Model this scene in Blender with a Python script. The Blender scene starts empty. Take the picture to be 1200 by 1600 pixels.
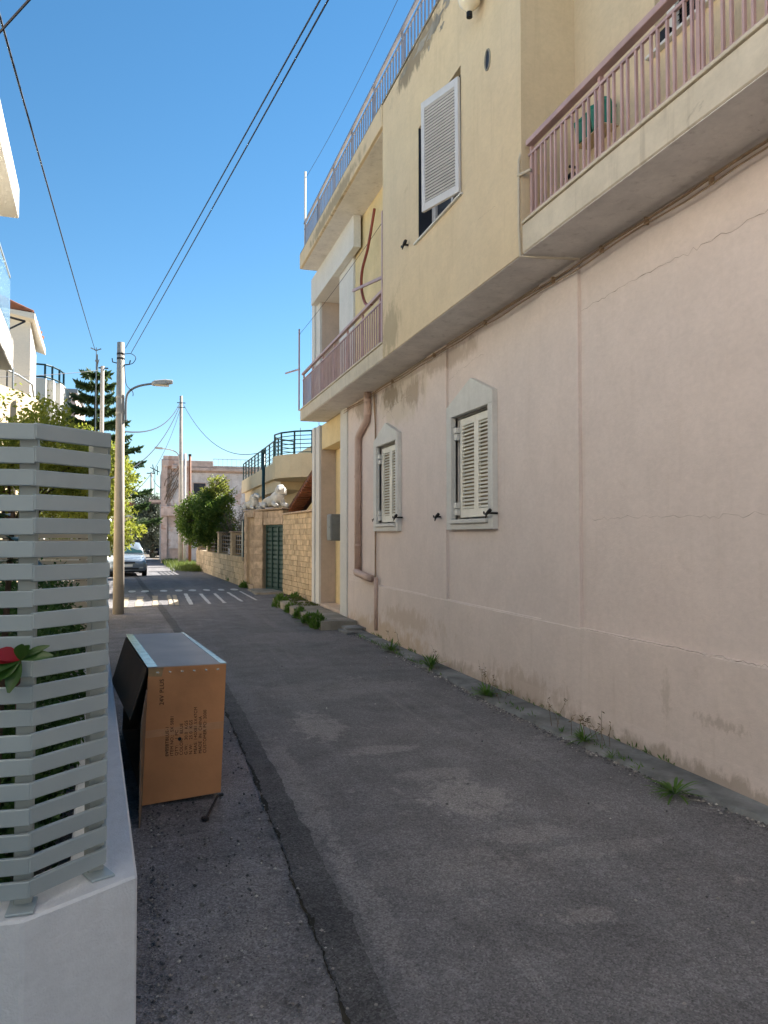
import bpy, bmesh, math, random
from mathutils import Vector, Matrix, noise
random.seed(7)
R = math.radians
scene = bpy.context.scene
col = scene.collection

# ------------------------------------------------------------------ camera, sky, sun, exposure
cam_d = bpy.data.cameras.new('camera'); cam = bpy.data.objects.new('camera', cam_d); col.objects.link(cam)
cam.location = (0, 0, 1.65); cam.rotation_euler = (R(91.81), 0, R(-17.1))
cam_d.lens = 27.045; cam_d.sensor_width = 36; cam_d.clip_start = 0.05; cam_d.clip_end = 2000
scene.camera = cam
SUN_AZ, SUN_EL = 62.0, 36.0          # azimuth from +Y towards +X
world = bpy.data.worlds.new('World'); scene.world = world; world.use_nodes = True
wn = world.node_tree.nodes; wl = world.node_tree.links; wn.clear()
sky = wn.new('ShaderNodeTexSky'); sky.sky_type = 'NISHITA'; sky.sun_disc = False
sky.sun_elevation = R(SUN_EL); sky.sun_rotation = R(SUN_AZ)
sky.air_density = 1.0; sky.dust_density = 0.0; sky.ozone_density = 2.5; sky.altitude = 50
bg = wn.new('ShaderNodeBackground'); bg.inputs['Strength'].default_value = 0.05
wo = wn.new('ShaderNodeOutputWorld')
hs = wn.new('ShaderNodeHueSaturation'); hs.inputs['Hue'].default_value = 0.492; hs.inputs['Saturation'].default_value = 1.22
wl.new(sky.outputs[0], hs.inputs['Color']); wl.new(hs.outputs[0], bg.inputs[0]); wl.new(bg.outputs[0], wo.inputs[0])
sd = bpy.data.lights.new('sun', 'SUN'); sd.energy = 5.0; sd.angle = R(0.5); sd.color = (1, 0.95, 0.88)
sun = bpy.data.objects.new('sun', sd); col.objects.link(sun)
sv = Vector((math.sin(R(SUN_AZ))*math.cos(R(SUN_EL)), math.cos(R(SUN_AZ))*math.cos(R(SUN_EL)), math.sin(R(SUN_EL))))
sun.rotation_euler = sv.to_track_quat('Z', 'Y').to_euler()
sun.location = (20, 20, 30)
vs = scene.view_settings
vs.view_transform = 'Standard'; vs.look = 'None'; vs.gamma = 1; vs.use_curve_mapping = False
vs.exposure = 1.9
scene.cycles.max_bounces = 8; scene.cycles.diffuse_bounces = 5

# ------------------------------------------------------------------ materials
def new_mat(name):
    m = bpy.data.materials.new(name); m.use_nodes = True
    nt = m.node_tree; nt.nodes.clear()
    out = nt.nodes.new('ShaderNodeOutputMaterial'); b = nt.nodes.new('ShaderNodeBsdfPrincipled')
    nt.links.new(b.outputs[0], out.inputs[0])
    return m, nt, b
class NT:
    def __init__(s, nt): s.nt = nt; s.co = None
    def n(s, t, **kw):
        x = s.nt.nodes.new(t)
        for k, v in kw.items():
            if k.startswith('i_'):
                key = k[2:]; x.inputs[int(key) if key.isdigit() else key].default_value = v
            else: setattr(x, k, v)
        return x
    def l(s, a, b): s.nt.links.new(a, b)
    def coord(s, scale=(1, 1, 1), rot=(0, 0, 0), kind='Object'):
        if s.co is None:
            if kind == 'World':
                s.co = s.n('ShaderNodeNewGeometry').outputs['Position']
            else: s.co = s.n('ShaderNodeTexCoord').outputs[kind]
        mp = s.n('ShaderNodeMapping'); mp.inputs['Scale'].default_value = scale; mp.inputs['Rotation'].default_value = rot
        s.l(s.co, mp.inputs[0]); return mp.outputs[0]
    def noise(s, scale, detail=4, rough=0.55, stretch=(1, 1, 1), dist=0.0):
        x = s.n('ShaderNodeTexNoise'); x.inputs['Scale'].default_value = scale; x.inputs['Detail'].default_value = detail
        x.inputs['Roughness'].default_value = rough; x.inputs['Distortion'].default_value = dist
        s.l(s.coord(stretch), x.inputs['Vector']); return x.outputs['Fac']
    def ramp(s, fac, stops):
        x = s.n('ShaderNodeValToRGB'); e = x.color_ramp.elements
        while len(e) < len(stops): e.new(0.5)
        for el, (p, c) in zip(e, stops):
            el.position = p; el.color = (c, c, c, 1) if isinstance(c, (int, float)) else (*c, 1)
        s.l(fac, x.inputs[0]); return x.outputs[0]
    def mix(s, fac, a, b, mode='MIX'):
        x = s.n('ShaderNodeMix', data_type='RGBA', blend_type=mode)
        for sock, v in ((x.inputs[0], fac), (x.inputs[6], a), (x.inputs[7], b)):
            if isinstance(v, (int, float)): sock.default_value = v
            elif isinstance(v, tuple): sock.default_value = (*v, 1)
            else: s.l(v, sock)
        return x.outputs[2]
    def math(s, op, a, b=0.0):
        x = s.n('ShaderNodeMath', operation=op)
        for sock, v in ((x.inputs[0], a), (x.inputs[1], b)):
            if isinstance(v, (int, float)): sock.default_value = v
            else: s.l(v, sock)
        return x.outputs[0]
    def bump(s, b, h, strength=0.3, dist=0.01):
        x = s.n('ShaderNodeBump'); x.inputs['Strength'].default_value = strength; x.inputs['Distance'].default_value = dist
        s.l(h, x.inputs['Height']); s.l(x.outputs[0], b.inputs['Normal'])
def simple(name, c, rough=0.6, metal=0.0, var=0.12, scale=8, bump=0.1, bscale=60, spec=0.4, rnd=0.0, grime=0.0):
    m, nt, b = new_mat(name); k = NT(nt); k.coord(kind='World') if False else None
    k.co = k.n('ShaderNodeNewGeometry').outputs['Position']
    f = k.ramp(k.noise(scale, 5), [(0.3, 0.0), (0.7, 1.0)])
    lo = tuple(x*(1-var) for x in c); hi = tuple(min(1, x*(1+var)) for x in c)
    cc = k.mix(f, lo, hi)
    if grime:
        g = k.ramp(k.noise(scale*0.6, 7, 0.68), [(0.52, 0.0), (0.72, 1.0)])
        cc = k.mix(k.math('MULTIPLY', g, grime), cc, tuple(x*0.45 for x in c))
    if rnd:
        oi = k.n('ShaderNodeObjectInfo').outputs['Random']
        cc = k.mix(1.0, cc, k.ramp(oi, [(0, 1-rnd), (1, 1+rnd*0.6)]), 'MULTIPLY')
    k.l(cc, b.inputs['Base Color'])
    b.inputs['Roughness'].default_value = rough; b.inputs['Metallic'].default_value = metal
    b.inputs['Specular IOR Level'].default_value = spec
    if bump: k.bump(b, k.noise(bscale, 4), bump, 0.01)
    return m
def plaster(name, c, stain=(0.25, 0.2, 0.15), amt=0.35, blotch=0.10, alt=None, peel=None, rough=0.85, bump=0.25, marks=()):
    """painted render: broad tone drift, vertical water runs, dirt blotches, grain"""
    m, nt, b = new_mat(name); k = NT(nt)
    k.co = k.n('ShaderNodeNewGeometry').outputs['Position']
    broad = k.ramp(k.noise(0.45, 3, 0.5), [(0.3, 0.0), (0.7, 1.0)])
    alt = alt or tuple(x*0.88 for x in c)
    cc = k.mix(broad, c, alt)
    mid = k.ramp(k.noise(3.0, 6, 0.6), [(0.35, 1-blotch), (0.65, 1+blotch*0.5)])
    cc = k.mix(1.0, cc, mid, 'MULTIPLY')
    cc = k.mix(1.0, cc, k.ramp(k.noise(22, 7, 0.75, (1, 0.7, 1.2), 0.4), [(0.3, 0.93), (0.7, 1.05)]), 'MULTIPLY')
    runs = k.ramp(k.noise(2.2, 5, 0.6, (5, 5, 0.35)), [(0.56, 0.0), (0.8, 1.0)])
    cc = k.mix(k.math('MULTIPLY', runs, amt*0.6), cc, stain)
    spots = k.ramp(k.noise(2.6, 9, 0.72, (1, 1, 1), 0.6), [(0.63, 0.0), (0.72, 1.0)])
    gate = k.ramp(k.noise(0.7, 2), [(0.48, 0.0), (0.6, 1.0)])
    cc = k.mix(k.math('MULTIPLY', k.math('MULTIPLY', spots, gate), amt), cc, stain)
    for (my, mz, ry, rz, ms, mc, ma, lo_) in marks:      # dirt with a shape of its own at a place on the wall
        sx = k.n('ShaderNodeSeparateXYZ'); k.l(k.co, sx.inputs[0])
        dy = k.math('DIVIDE', k.math('SUBTRACT', sx.outputs[1], my), ry); dz = k.math('DIVIDE', k.math('SUBTRACT', sx.outputs[2], mz), rz)
        d = k.math('SUBTRACT', 1.0, k.math('SQRT', k.math('ADD', k.math('MULTIPLY', dy, dy), k.math('MULTIPLY', dz, dz))))
        d = k.math('MAXIMUM', d, 0.0)
        nn = k.math('ADD', k.math('MULTIPLY', d, 0.5), k.noise(ms, 9, 0.7, (1, 1, 0.6), 0.4))
        cc = k.mix(k.math('MULTIPLY', k.math('MULTIPLY', k.ramp(nn, [(lo_, 0.0), (lo_+0.16, 1.0)]), k.math('MINIMUM', k.math('MULTIPLY', d, 3.0), 1.0)), ma), cc, mc)
    if peel:
        pl = k.ramp(k.noise(1.1, 8, 0.7, (1, 1, 1), 0.3), [(0.56, 0.0), (0.575, 1.0)])
        cc = k.mix(pl, cc, peel)
    k.l(cc, b.inputs['Base Color']); b.inputs['Roughness'].default_value = rough
    b.inputs['Specular IOR Level'].default_value = 0.25
    h = k.math('ADD', k.math('ADD', k.noise(140, 3), k.math('MULTIPLY', k.noise(6, 4), 0.8)), k.math('MULTIPLY', k.noise(24, 5, 0.6, (1, 0.6, 1.4), 0.8), 1.2))
    k.bump(b, h, bump, 0.006)
    return m
M = {}
M['pink'] = plaster('pink_plaster', (0.745, 0.63, 0.575), (0.48, 0.37, 0.29), 0.24, 0.04, (0.69, 0.60, 0.56), marks=(
    (10.9, 3.75, 1.5, 0.6, 3.0, (0.62, 0.53, 0.44), 0.8, 0.58), (11.4, 3.85, 0.9, 0.35, 5.0, (0.20, 0.15, 0.10), 0.75, 0.68), (10.4, 3.7, 0.9, 0.4, 5.0, (0.28, 0.2, 0.14), 0.55, 0.70),
    (12.9, 3.9, 1.2, 0.4, 4.0, (0.25, 0.18, 0.12), 0.6, 0.66), (13.3, 0.3, 1.3, 0.5, 3.0, (0.45, 0.30, 0.18), 0.6, 0.55), (9.0, 3.9, 1.4, 0.25, 4.0, (0.34, 0.25, 0.18), 0.5, 0.66)))
M['plinth'] = plaster('plinth_plaster', (0.74, 0.625, 0.565), (0.44, 0.35, 0.27), 0.4, 0.05, (0.685, 0.595, 0.55), marks=(
    (4.0, 0.0, 7.0, 0.20, 7.0, (0.30, 0.235, 0.18), 0.62, 0.66), (12.0, 0.0, 4.0, 0.45, 5.0, (0.52, 0.36, 0.21), 0.6, 0.60), (6.9, 0.1, 1.6, 0.4, 8.0, (0.42, 0.32, 0.24), 0.5, 0.68),
    (4.75, 0.5, 0.12, 0.35, 22.0, (0.46, 0.38, 0.31), 0.4, 0.72), (4.2, 0.42, 0.5, 0.10, 26.0, (0.40, 0.32, 0.26), 0.5, 0.76), (10.5, 0.45, 2.5, 0.3, 9.0, (0.50, 0.38, 0.28), 0.5, 0.72), (8.3, 0.0, 2.5, 0.26, 8.0, (0.36, 0.27, 0.19), 0.55, 0.66)))
M['cream'] = plaster('cream_plaster', (0.70, 0.55, 0.355), (0.34, 0.25, 0.16), 0.4, 0.05, (0.65, 0.525, 0.36), marks=(
    (9.7, 4.4, 0.6, 0.6, 6.0, (0.30, 0.24, 0.15), 0.6, 0.62), (8.6, 7.5, 1.4, 0.28, 7.0, (0.20, 0.16, 0.11), 0.8, 0.62), (13.0, 7.45, 3.2, 0.2, 6.0, (0.25, 0.2, 0.13), 0.7, 0.64)))
M['fascia'] = plaster('fascia_plaster', (0.64, 0.57, 0.46), (0.2, 0.16, 0.12), 0.8, 0.12, (0.60, 0.52, 0.40))
M['soffit'] = plaster('soffit_concrete', (0.78, 0.74, 0.69), (0.2, 0.16, 0.13), 0.7, 0.12)
M['yellow'] = plaster('yellow_plaster', (0.76, 0.61, 0.35), (0.45, 0.3, 0.1), 0.35)
M['beige'] = plaster('beige_plaster', (0.62, 0.5, 0.41), (0.35, 0.27, 0.2), 0.3)
M['white'] = plaster('white_trim', (0.70, 0.685, 0.65), (0.4, 0.36, 0.3), 0.35, 0.05)
M['whitewall'] = plaster('white_render', (0.80, 0.81, 0.83), (0.5, 0.47, 0.44), 0.3, 0.04, bump=0.4)
M['housewhite'] = plaster('house_white', (0.80, 0.75, 0.66), (0.5, 0.45, 0.4), 0.15, 0.03)
M['housecream'] = plaster('house_cream', (0.72, 0.58, 0.38), (0.45, 0.35, 0.22), 0.3, 0.05)
M['ruin'] = plaster('ruin_plaster', (0.60, 0.50, 0.45), (0.24, 0.18, 0.15), 0.85, 0.22, (0.54, 0.43, 0.37), (0.44, 0.31, 0.25))
M['ruinwhite'] = plaster('ruin_limewash', (0.66, 0.63, 0.61), (0.4, 0.29, 0.24), 0.8, 0.18, peel=(0.52,0.40,0.34))
M['shutter'] = simple('shutter_paint', (0.76, 0.73, 0.65), 0.5, 0, 0.06, 6, 0.05, rnd=0.06)
M['shutterwhite'] = simple('shutter_white', (0.66, 0.645, 0.61), 0.5, 0, 0.05, 6, 0.05)
M['alu'] = simple('shutter_aluminium', (0.62, 0.6, 0.6), 0.4, 0.0, 0.05, 6, 0.03, rnd=0.05)
M['iron'] = simple('black_iron', (0.015, 0.015, 0.016), 0.5, 0.3, 0.2, 30)
M['dark'] = simple('dark_interior', (0.02, 0.024, 0.035), 0.6, 0, 0.2, 3, 0)
M['railpink'] = simple('mauve_rail_paint', (0.50, 0.335, 0.32), 0.45, 0.1, 0.12, 5, 0.08, grime=0.3)
M['railgrey'] = simple('grey_rail_paint', (0.23, 0.24, 0.29), 0.45, 0.2, 0.12, 5, 0.05, grime=0.4)
M['cable'] = simple('brown_cable', (0.30, 0.2, 0.12), 0.6, 0, 0.2, 9, 0)
M['wire'] = simple('black_wire', (0.012, 0.014, 0.025), 0.6, 0, 0.1, 5, 0)
M['hose'] = simple('red_hose', (0.28, 0.06, 0.03), 0.45, 0, 0.1, 5, 0)
M['pipe'] = simple('pink_pipe', (0.55, 0.385, 0.31), 0.5, 0, 0.1, 4, 0.05, grime=0.35)
M['meter'] = simple('meter_box_metal', (0.19, 0.20, 0.20), 0.5, 0.2, 0.1, 6, 0.1, grime=0.4)
M['greenplastic'] = simple('green_plastic', (0.008, 0.17, 0.11), 0.35, 0, 0.08, 6, 0)
M['lampglass'] = simple('opal_glass', (0.75, 0.66, 0.5), 0.25, 0, 0.04, 6, 0)
M['concrete'] = plaster('old_concrete', (0.36, 0.325, 0.275), (0.10, 0.095, 0.06), 0.9, 0.3, (0.25, 0.235, 0.19), bump=0.8)
M['footing'] = plaster('footing_concrete', (0.29, 0.295, 0.29), (0.09, 0.085, 0.07), 0.9, 0.4, (0.20, 0.205, 0.20), bump=0.9)
M['slat'] = simple('grey_green_slat', (0.385, 0.445, 0.46), 0.4, 0.1, 0.07, 3, 0.06, 25, spec=0.5, rnd=0.07, grime=0.12)
M['post'] = simple('fence_post_paint', (0.42, 0.44, 0.41), 0.45, 0.1, 0.06, 3, 0.02)
M['card'] = simple('brown_cardboard', (0.60, 0.28, 0.125), 0.85, 0, 0.13, 3, 0.35, 9, 0.2, grime=0.22)
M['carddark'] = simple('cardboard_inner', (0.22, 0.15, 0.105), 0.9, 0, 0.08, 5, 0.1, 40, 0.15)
M['cardtop'] = simple('cardboard_top', (0.46, 0.40, 0.36), 0.6, 0, 0.1, 4, 0.1, 40, 0.5, grime=0.1)
M['tape'] = simple('clear_tape', (0.52, 0.54, 0.52), 0.2, 0, 0.25, 14, 0.1, 30, 0.7)
M['staple'] = simple('staple_metal', (0.75, 0.72, 0.66), 0.25, 0.9, 0.05, 4, 0)
M['ink'] = simple('black_ink', (0.045, 0.022, 0.012), 0.8, 0, 0.2, 60, 0)
M['polecon'] = plaster('pole_concrete', (0.50, 0.455, 0.39), (0.25, 0.2, 0.16), 0.5, 0.12)
M['polewhite'] = simple('pole_white', (0.62, 0.6, 0.56), 0.5, 0, 0.08, 4, 0.05)
M['polerust'] = simple('pole_rust', (0.25, 0.11, 0.06), 0.7, 0.1, 0.25, 8, 0.1, grime=0.4)
M['lampmetal'] = simple('lamp_metal', (0.25, 0.27, 0.28), 0.45, 0.5, 0.1, 6, 0.05)
M['lamphead'] = simple('lamp_head_grey', (0.5, 0.47, 0.42), 0.5, 0, 0.1, 6, 0.05, grime=0.4)
M['stone'] = simple('tan_stone', (0.58, 0.44, 0.28), 0.85, 0, 0.22, 7, 0.6, 25, 0.2, rnd=0.22, grime=0.3)
M['stonepink'] = simple('pink_grey_stone', (0.50, 0.37, 0.26), 0.85, 0, 0.25, 7, 0.5, 25, 0.2, rnd=0.2, grime=0.4)
M['mortar'] = simple('mortar', (0.42, 0.32, 0.21), 0.9, 0, 0.15, 9, 0.3)
M['statue'] = plaster('white_statue', (0.72, 0.69, 0.63), (0.2, 0.18, 0.16), 0.8, 0.2)
M['greengate'] = simple('dark_green_gate', (0.035, 0.075, 0.062), 0.4, 0.2, 0.15, 4, 0.03)
M['greenslat'] = simple('grey_green_gate_slat', (0.10, 0.145, 0.13), 0.35, 0.2, 0.1, 4, 0.02)
M['greenrail'] = simple('dark_teal_rail', (0.015, 0.05, 0.055), 0.4, 0.2, 0.1, 4, 0.02)
M['tile'] = simple('roof_tile', (0.30, 0.115, 0.06), 0.8, 0, 0.25, 9, 0.3, 30, 0.2, rnd=0.25, grime=0.4)
M['wood'] = simple('brown_wood', (0.13, 0.055, 0.03), 0.7, 0, 0.2, 6, 0.1)
M['paint'] = simple('road_paint', (0.62, 0.6, 0.56), 0.7, 0, 0.15, 12, 0.1, grime=0.45)
M['stripeyellow'] = simple('worn_yellowish_stripe', (0.40, 0.335, 0.24), 0.8, 0, 0.2, 12, 0.1, grime=0.7)  # browner, yellower tone on the left-hand road stripes
M['bark'] = simple('bark', (0.10, 0.07, 0.05), 0.9, 0, 0.3, 9, 0.8, 30, 0.1)
M['twig'] = simple('dry_twig', (0.17, 0.13, 0.095), 0.9, 0, 0.2, 9, 0)
M['dry'] = simple('dry_stalk', (0.16, 0.12, 0.07), 0.9, 0, 0.2, 9, 0)
M['rubber'] = simple('tyre_rubber', (0.015, 0.015, 0.016), 0.8, 0, 0.1, 9, 0)
M['chrome'] = simple('hub_metal', (0.45, 0.45, 0.46), 0.3, 0.8, 0.05, 9, 0)
M['carsilver'] = simple('silver_car_paint', (0.27, 0.32, 0.37), 0.22, 0.35, 0.03, 3, 0, spec=0.6)
M['cardkblue'] = simple('dark_blue_car_paint', (0.012, 0.025, 0.06), 0.2, 0.2, 0.03, 3, 0, spec=0.6)
M['carglass'] = simple('car_glass', (0.02, 0.05, 0.055), 0.12, 0, 0.05, 3, 0, spec=0.25)
M['blackplastic'] = simple('black_plastic', (0.015, 0.016, 0.018), 0.5, 0, 0.1, 8, 0)
M['headlamp'] = simple('headlamp_lens', (0.5, 0.5, 0.46), 0.12, 0.2, 0.05, 9, 0, spec=0.8)
M['plate'] = simple('number_plate_white', (0.7, 0.7, 0.68), 0.4, 0, 0.03, 9, 0)
M['gravel'] = simple('pebbles', (0.23, 0.21, 0.20), 0.9, 0, 0.5, 31, 0.2)
M['bougain'] = simple('red_bract', (0.22, 0.006, 0.012), 0.5, 0, 0.15, 9, 0)
M['creamfence'] = simple('cream_slat_paint', (0.58, 0.5, 0.36), 0.6, 0, 0.06, 5, 0.02)
def glass_mat():
    m, nt, b = new_mat('balustrade_glass')
    b.inputs['Base Color'].default_value = (0.75, 0.9, 0.93, 1); b.inputs['Roughness'].default_value = 0.03
    b.inputs['Transmission Weight'].default_value = 0.9; b.inputs['IOR'].default_value = 1.1
    return m
M['glass'] = glass_mat()
def leafmat(name, a, c, trans=0.35, rough=0.55):
    m, nt, b = new_mat(name); k = NT(nt); k.co = k.n('ShaderNodeNewGeometry').outputs['Position']
    f = k.ramp(k.noise(3.5, 3), [(0.3, 0.0), (0.7, 1.0)])
    f2 = k.n('ShaderNodeNewGeometry').outputs['Random Per Island']
    cc = k.mix(k.math('ADD', k.math('MULTIPLY', f, 0.55), k.math('MULTIPLY', f2, 0.45)), a, c)
    k.l(cc, b.inputs['Base Color']); b.inputs['Roughness'].default_value = rough
    tr = k.n('ShaderNodeBsdfTranslucent'); k.l(cc, tr.inputs[0])
    mx = k.n('ShaderNodeMixShader'); mx.inputs[0].default_value = trans
    k.l(b.outputs[0], mx.inputs[1]); k.l(tr.outputs[0], mx.inputs[2])
    out = [x for x in nt.nodes if x.type == 'OUTPUT_MATERIAL'][0]; k.l(mx.outputs[0], out.inputs[0])
    return m
M['leaf_citrus'] = leafmat('citrus_leaf', (0.17, 0.23, 0.03), (0.42, 0.42, 0.06), 0.5)
M['leaf_orange'] = leafmat('orange_tree_leaf', (0.07, 0.15, 0.025), (0.24, 0.31, 0.05), 0.45)
M['leaf_lit_top'] = leafmat('sunlit_leaf_tone', (0.18, 0.23, 0.035), (0.36, 0.36, 0.06), 0.45)  # paler, yellower leaves that paint sunlight onto the orange tree's top
M['leaf_hedge'] = leafmat('hedge_leaf', (0.02, 0.07, 0.014), (0.07, 0.15, 0.025), 0.35)
M['leaf_pine'] = leafmat('pine_needle', (0.04, 0.085, 0.035), (0.13, 0.18, 0.06), 0.3)
M['leaf_olive'] = leafmat('olive_leaf', (0.06, 0.08, 0.05), (0.13, 0.15, 0.10), 0.25)
M['leaf_grass'] = leafmat('grass_blade', (0.05, 0.13, 0.018), (0.14, 0.25, 0.04), 0.35)
M['leaf_broad'] = leafmat('broad_leaf', (0.02, 0.075, 0.012), (0.055, 0.13, 0.022), 0.25, 0.35)
M['leaf_rubber'] = leafmat('rubber_leaf', (0.012, 0.03, 0.012), (0.03, 0.06, 0.02), 0.15, 0.3)
M['leaf_moss'] = leafmat('moss', (0.06, 0.085, 0.015), (0.12, 0.14, 0.03), 0.1, 0.9)
def asphalt(name, c, warm, patch=0.5, agg=0.5, contrast=0.18, marks=(), pale=(0.37, 0.345, 0.33), gravel=0.0):
    m, nt, b = new_mat(name); k = NT(nt); k.co = k.n('ShaderNodeNewGeometry').outputs['Position']
    broad = k.ramp(k.noise(0.55, 5, 0.6), [(0.3, 0.0), (0.7, 1.0)])
    cc = k.mix(broad, c, warm)
    mid = k.ramp(k.noise(2.3, 7, 0.65), [(0.3, 1-contrast), (0.7, 1+contrast)])
    cc = k.mix(1.0, cc, mid, 'MULTIPLY')
    fine = k.ramp(k.noise(28, 6, 0.75), [(0.3, 1-contrast), (0.7, 1+contrast)])
    cc = k.mix(1.0, cc, fine, 'MULTIPLY')
    st = k.ramp(k.noise(1.6, 6, 0.62, (1.5, 0.10, 1)), [(0.5, 0.0), (0.72, 1.0)])          # long wear streaks
    cc = k.mix(k.math('MULTIPLY', st, 0.42), cc, tuple(x*1.7 for x in c))
    st2 = k.ramp(k.noise(3.1, 5, 0.6, (1.2, 0.07, 1)), [(0.60, 0.0), (0.68, 1.0)])
    cc = k.mix(k.math('MULTIPLY', st2, 0.22), cc, pale)
    sc = k.ramp(k.noise(2.1, 9, 0.68, (1.0, 0.8, 1), 0.5), [(0.62, 0.0), (0.67, 1.0)])       # worn scabs
    cc = k.mix(k.math('MULTIPLY', sc, patch*0.55), cc, pale)
    spot = k.n('ShaderNodeTexVoronoi'); spot.inputs['Scale'].default_value = 3.4; k.l(k.coord((1, 0.85, 1)), spot.inputs['Vector'])
    sp = k.ramp(k.math('ADD', spot.outputs['Distance'], k.math('MULTIPLY', k.noise(14, 4), 0.16)), [(0.15, 1.0), (0.20, 0.0)])
    sg = k.ramp(k.noise(0.9, 2), [(0.47, 0.0), (0.56, 1.0)])
    cc = k.mix(k.math('MULTIPLY', k.math('MULTIPLY', sp, sg), patch*0.5), cc, pale)
    for (mx_, my_, rx_, ry_, ma) in marks:
        sx = k.n('ShaderNodeSeparateXYZ'); k.l(k.co, sx.inputs[0])
        dx = k.math('DIVIDE', k.math('SUBTRACT', sx.outputs[0], mx_), rx_*1.5); dy = k.math('DIVIDE', k.math('SUBTRACT', sx.outputs[1], my_), ry_*1.5)
        d = k.math('SUBTRACT', 1.0, k.math('SQRT', k.math('ADD', k.math('MULTIPLY', dx, dx), k.math('MULTIPLY', dy, dy))))
        nn = k.math('ADD', k.math('MULTIPLY', k.math('MINIMUM', d, 0.55), 0.36), k.math('ADD', k.math('MULTIPLY', k.noise(7, 9, 0.8, (1.2, 0.8, 1), 0.5), 0.8), k.math('MULTIPLY', k.noise(30, 6, 0.8), 0.2)))
        cc = k.mix(k.math('MULTIPLY', k.ramp(nn, [(0.60, 0.0), (0.68, 1.0)]), ma*0.8), cc, pale)
    oil = k.ramp(k.noise(1.7, 6, 0.6, (1, 0.7, 1), 0.2), [(0.28, 1.0), (0.38, 0.0)])
    cc = k.mix(k.math('MULTIPLY', oil, 0.4), cc, tuple(x*0.5 for x in c))
    v = k.n('ShaderNodeTexVoronoi'); v.inputs['Scale'].default_value = 130; k.l(k.coord(), v.inputs['Vector'])
    ag = k.ramp(v.outputs['Color'], [(0.1, 1-agg), (0.55, 1.0), (0.95, 1+agg*1.2)])
    cc = k.mix(1.0, cc, ag, 'MULTIPLY')
    if gravel:
        v2 = k.n('ShaderNodeTexVoronoi'); v2.inputs['Scale'].default_value = 88; k.l(k.coord(), v2.inputs['Vector'])
        gz_ = k.ramp(k.noise(1.8, 5, 0.6), [(0.42, 0.0), (0.6, 1.0)])
        w = k.ramp(v2.outputs['Color'], [(0.62, 0.0), (0.66, 1.0)]); w2 = k.ramp(v2.outputs['Distance'], [(0.22, 1.0), (0.34, 0.0)])
        cc = k.mix(k.math('MULTIPLY', k.math('MULTIPLY', k.math('MULTIPLY', w, w2), gz_), gravel*0.8), cc, (0.05, 0.05, 0.055))
        w = k.ramp(v2.outputs['Color'], [(0.16, 1.0), (0.19, 0.0)])
        cc = k.mix(k.math('MULTIPLY', k.math('MULTIPLY', w, w2), gravel*0.7), cc, (0.42, 0.39, 0.36))
    k.l(cc, b.inputs['Base Color']); b.inputs['Roughness'].default_value = 0.85; b.inputs['Specular IOR Level'].default_value = 0.25
    k.bump(b, k.math('ADD', v.outputs['Distance'], k.math('MULTIPLY', k.noise(9, 5), 1.4)), 0.7, 0.010)
    return m
M['road'] = asphalt('asphalt', (0.172, 0.168, 0.172), (0.215, 0.203, 0.203), 0.8, 0.36, 0.22, marks=(
    (1.44, 6.65, 0.22, 0.5, 0.8), (1.75, 5.75, 0.3, 0.12, 0.6), (1.95, 5.05, 0.28, 0.14, 0.55), (1.95, 4.55, 0.26, 0.35, 0.85), (2.02, 3.9, 0.25, 0.12, 0.5),
    (1.85, 3.0, 0.12, 0.08, 0.5), (2.25, 3.6, 0.4, 0.1, 0.35), (1.4, 3.6, 0.4, 0.25, 0.3), (2.0, 8.2, 0.8, 0.5, 0.3), (2.2, 12.5, 0.9, 0.8, 0.3), (0.95, 5.2, 0.12, 1.2, 0.5), (0.97, 3.4, 0.07, 0.8, 0.4)))
M['trench'] = asphalt('trench_asphalt', (0.105, 0.103, 0.104), (0.15, 0.145, 0.142), 0.3, 0.45, 0.3)
M['shoulder'] = asphalt('shoulder_asphalt', (0.155, 0.152, 0.158), (0.30, 0.28, 0.275), 0.7, 0.35, 0.32, marks=((0.35, 3.6, 0.3, 0.5, 0.5), (0.5, 5.6, 0.25, 0.8, 0.6), (0.12, 3.3, 0.1, 0.15, 0.6)), gravel=0.9)
M['ground'] = asphalt('ground_dirt', (0.16, 0.135, 0.105), (0.2, 0.165, 0.13), 0.3, 0.4)
M['soil'] = simple('dark_soil', (0.04, 0.03, 0.022), 0.95, 0, 0.3, 12, 0.6)

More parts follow.
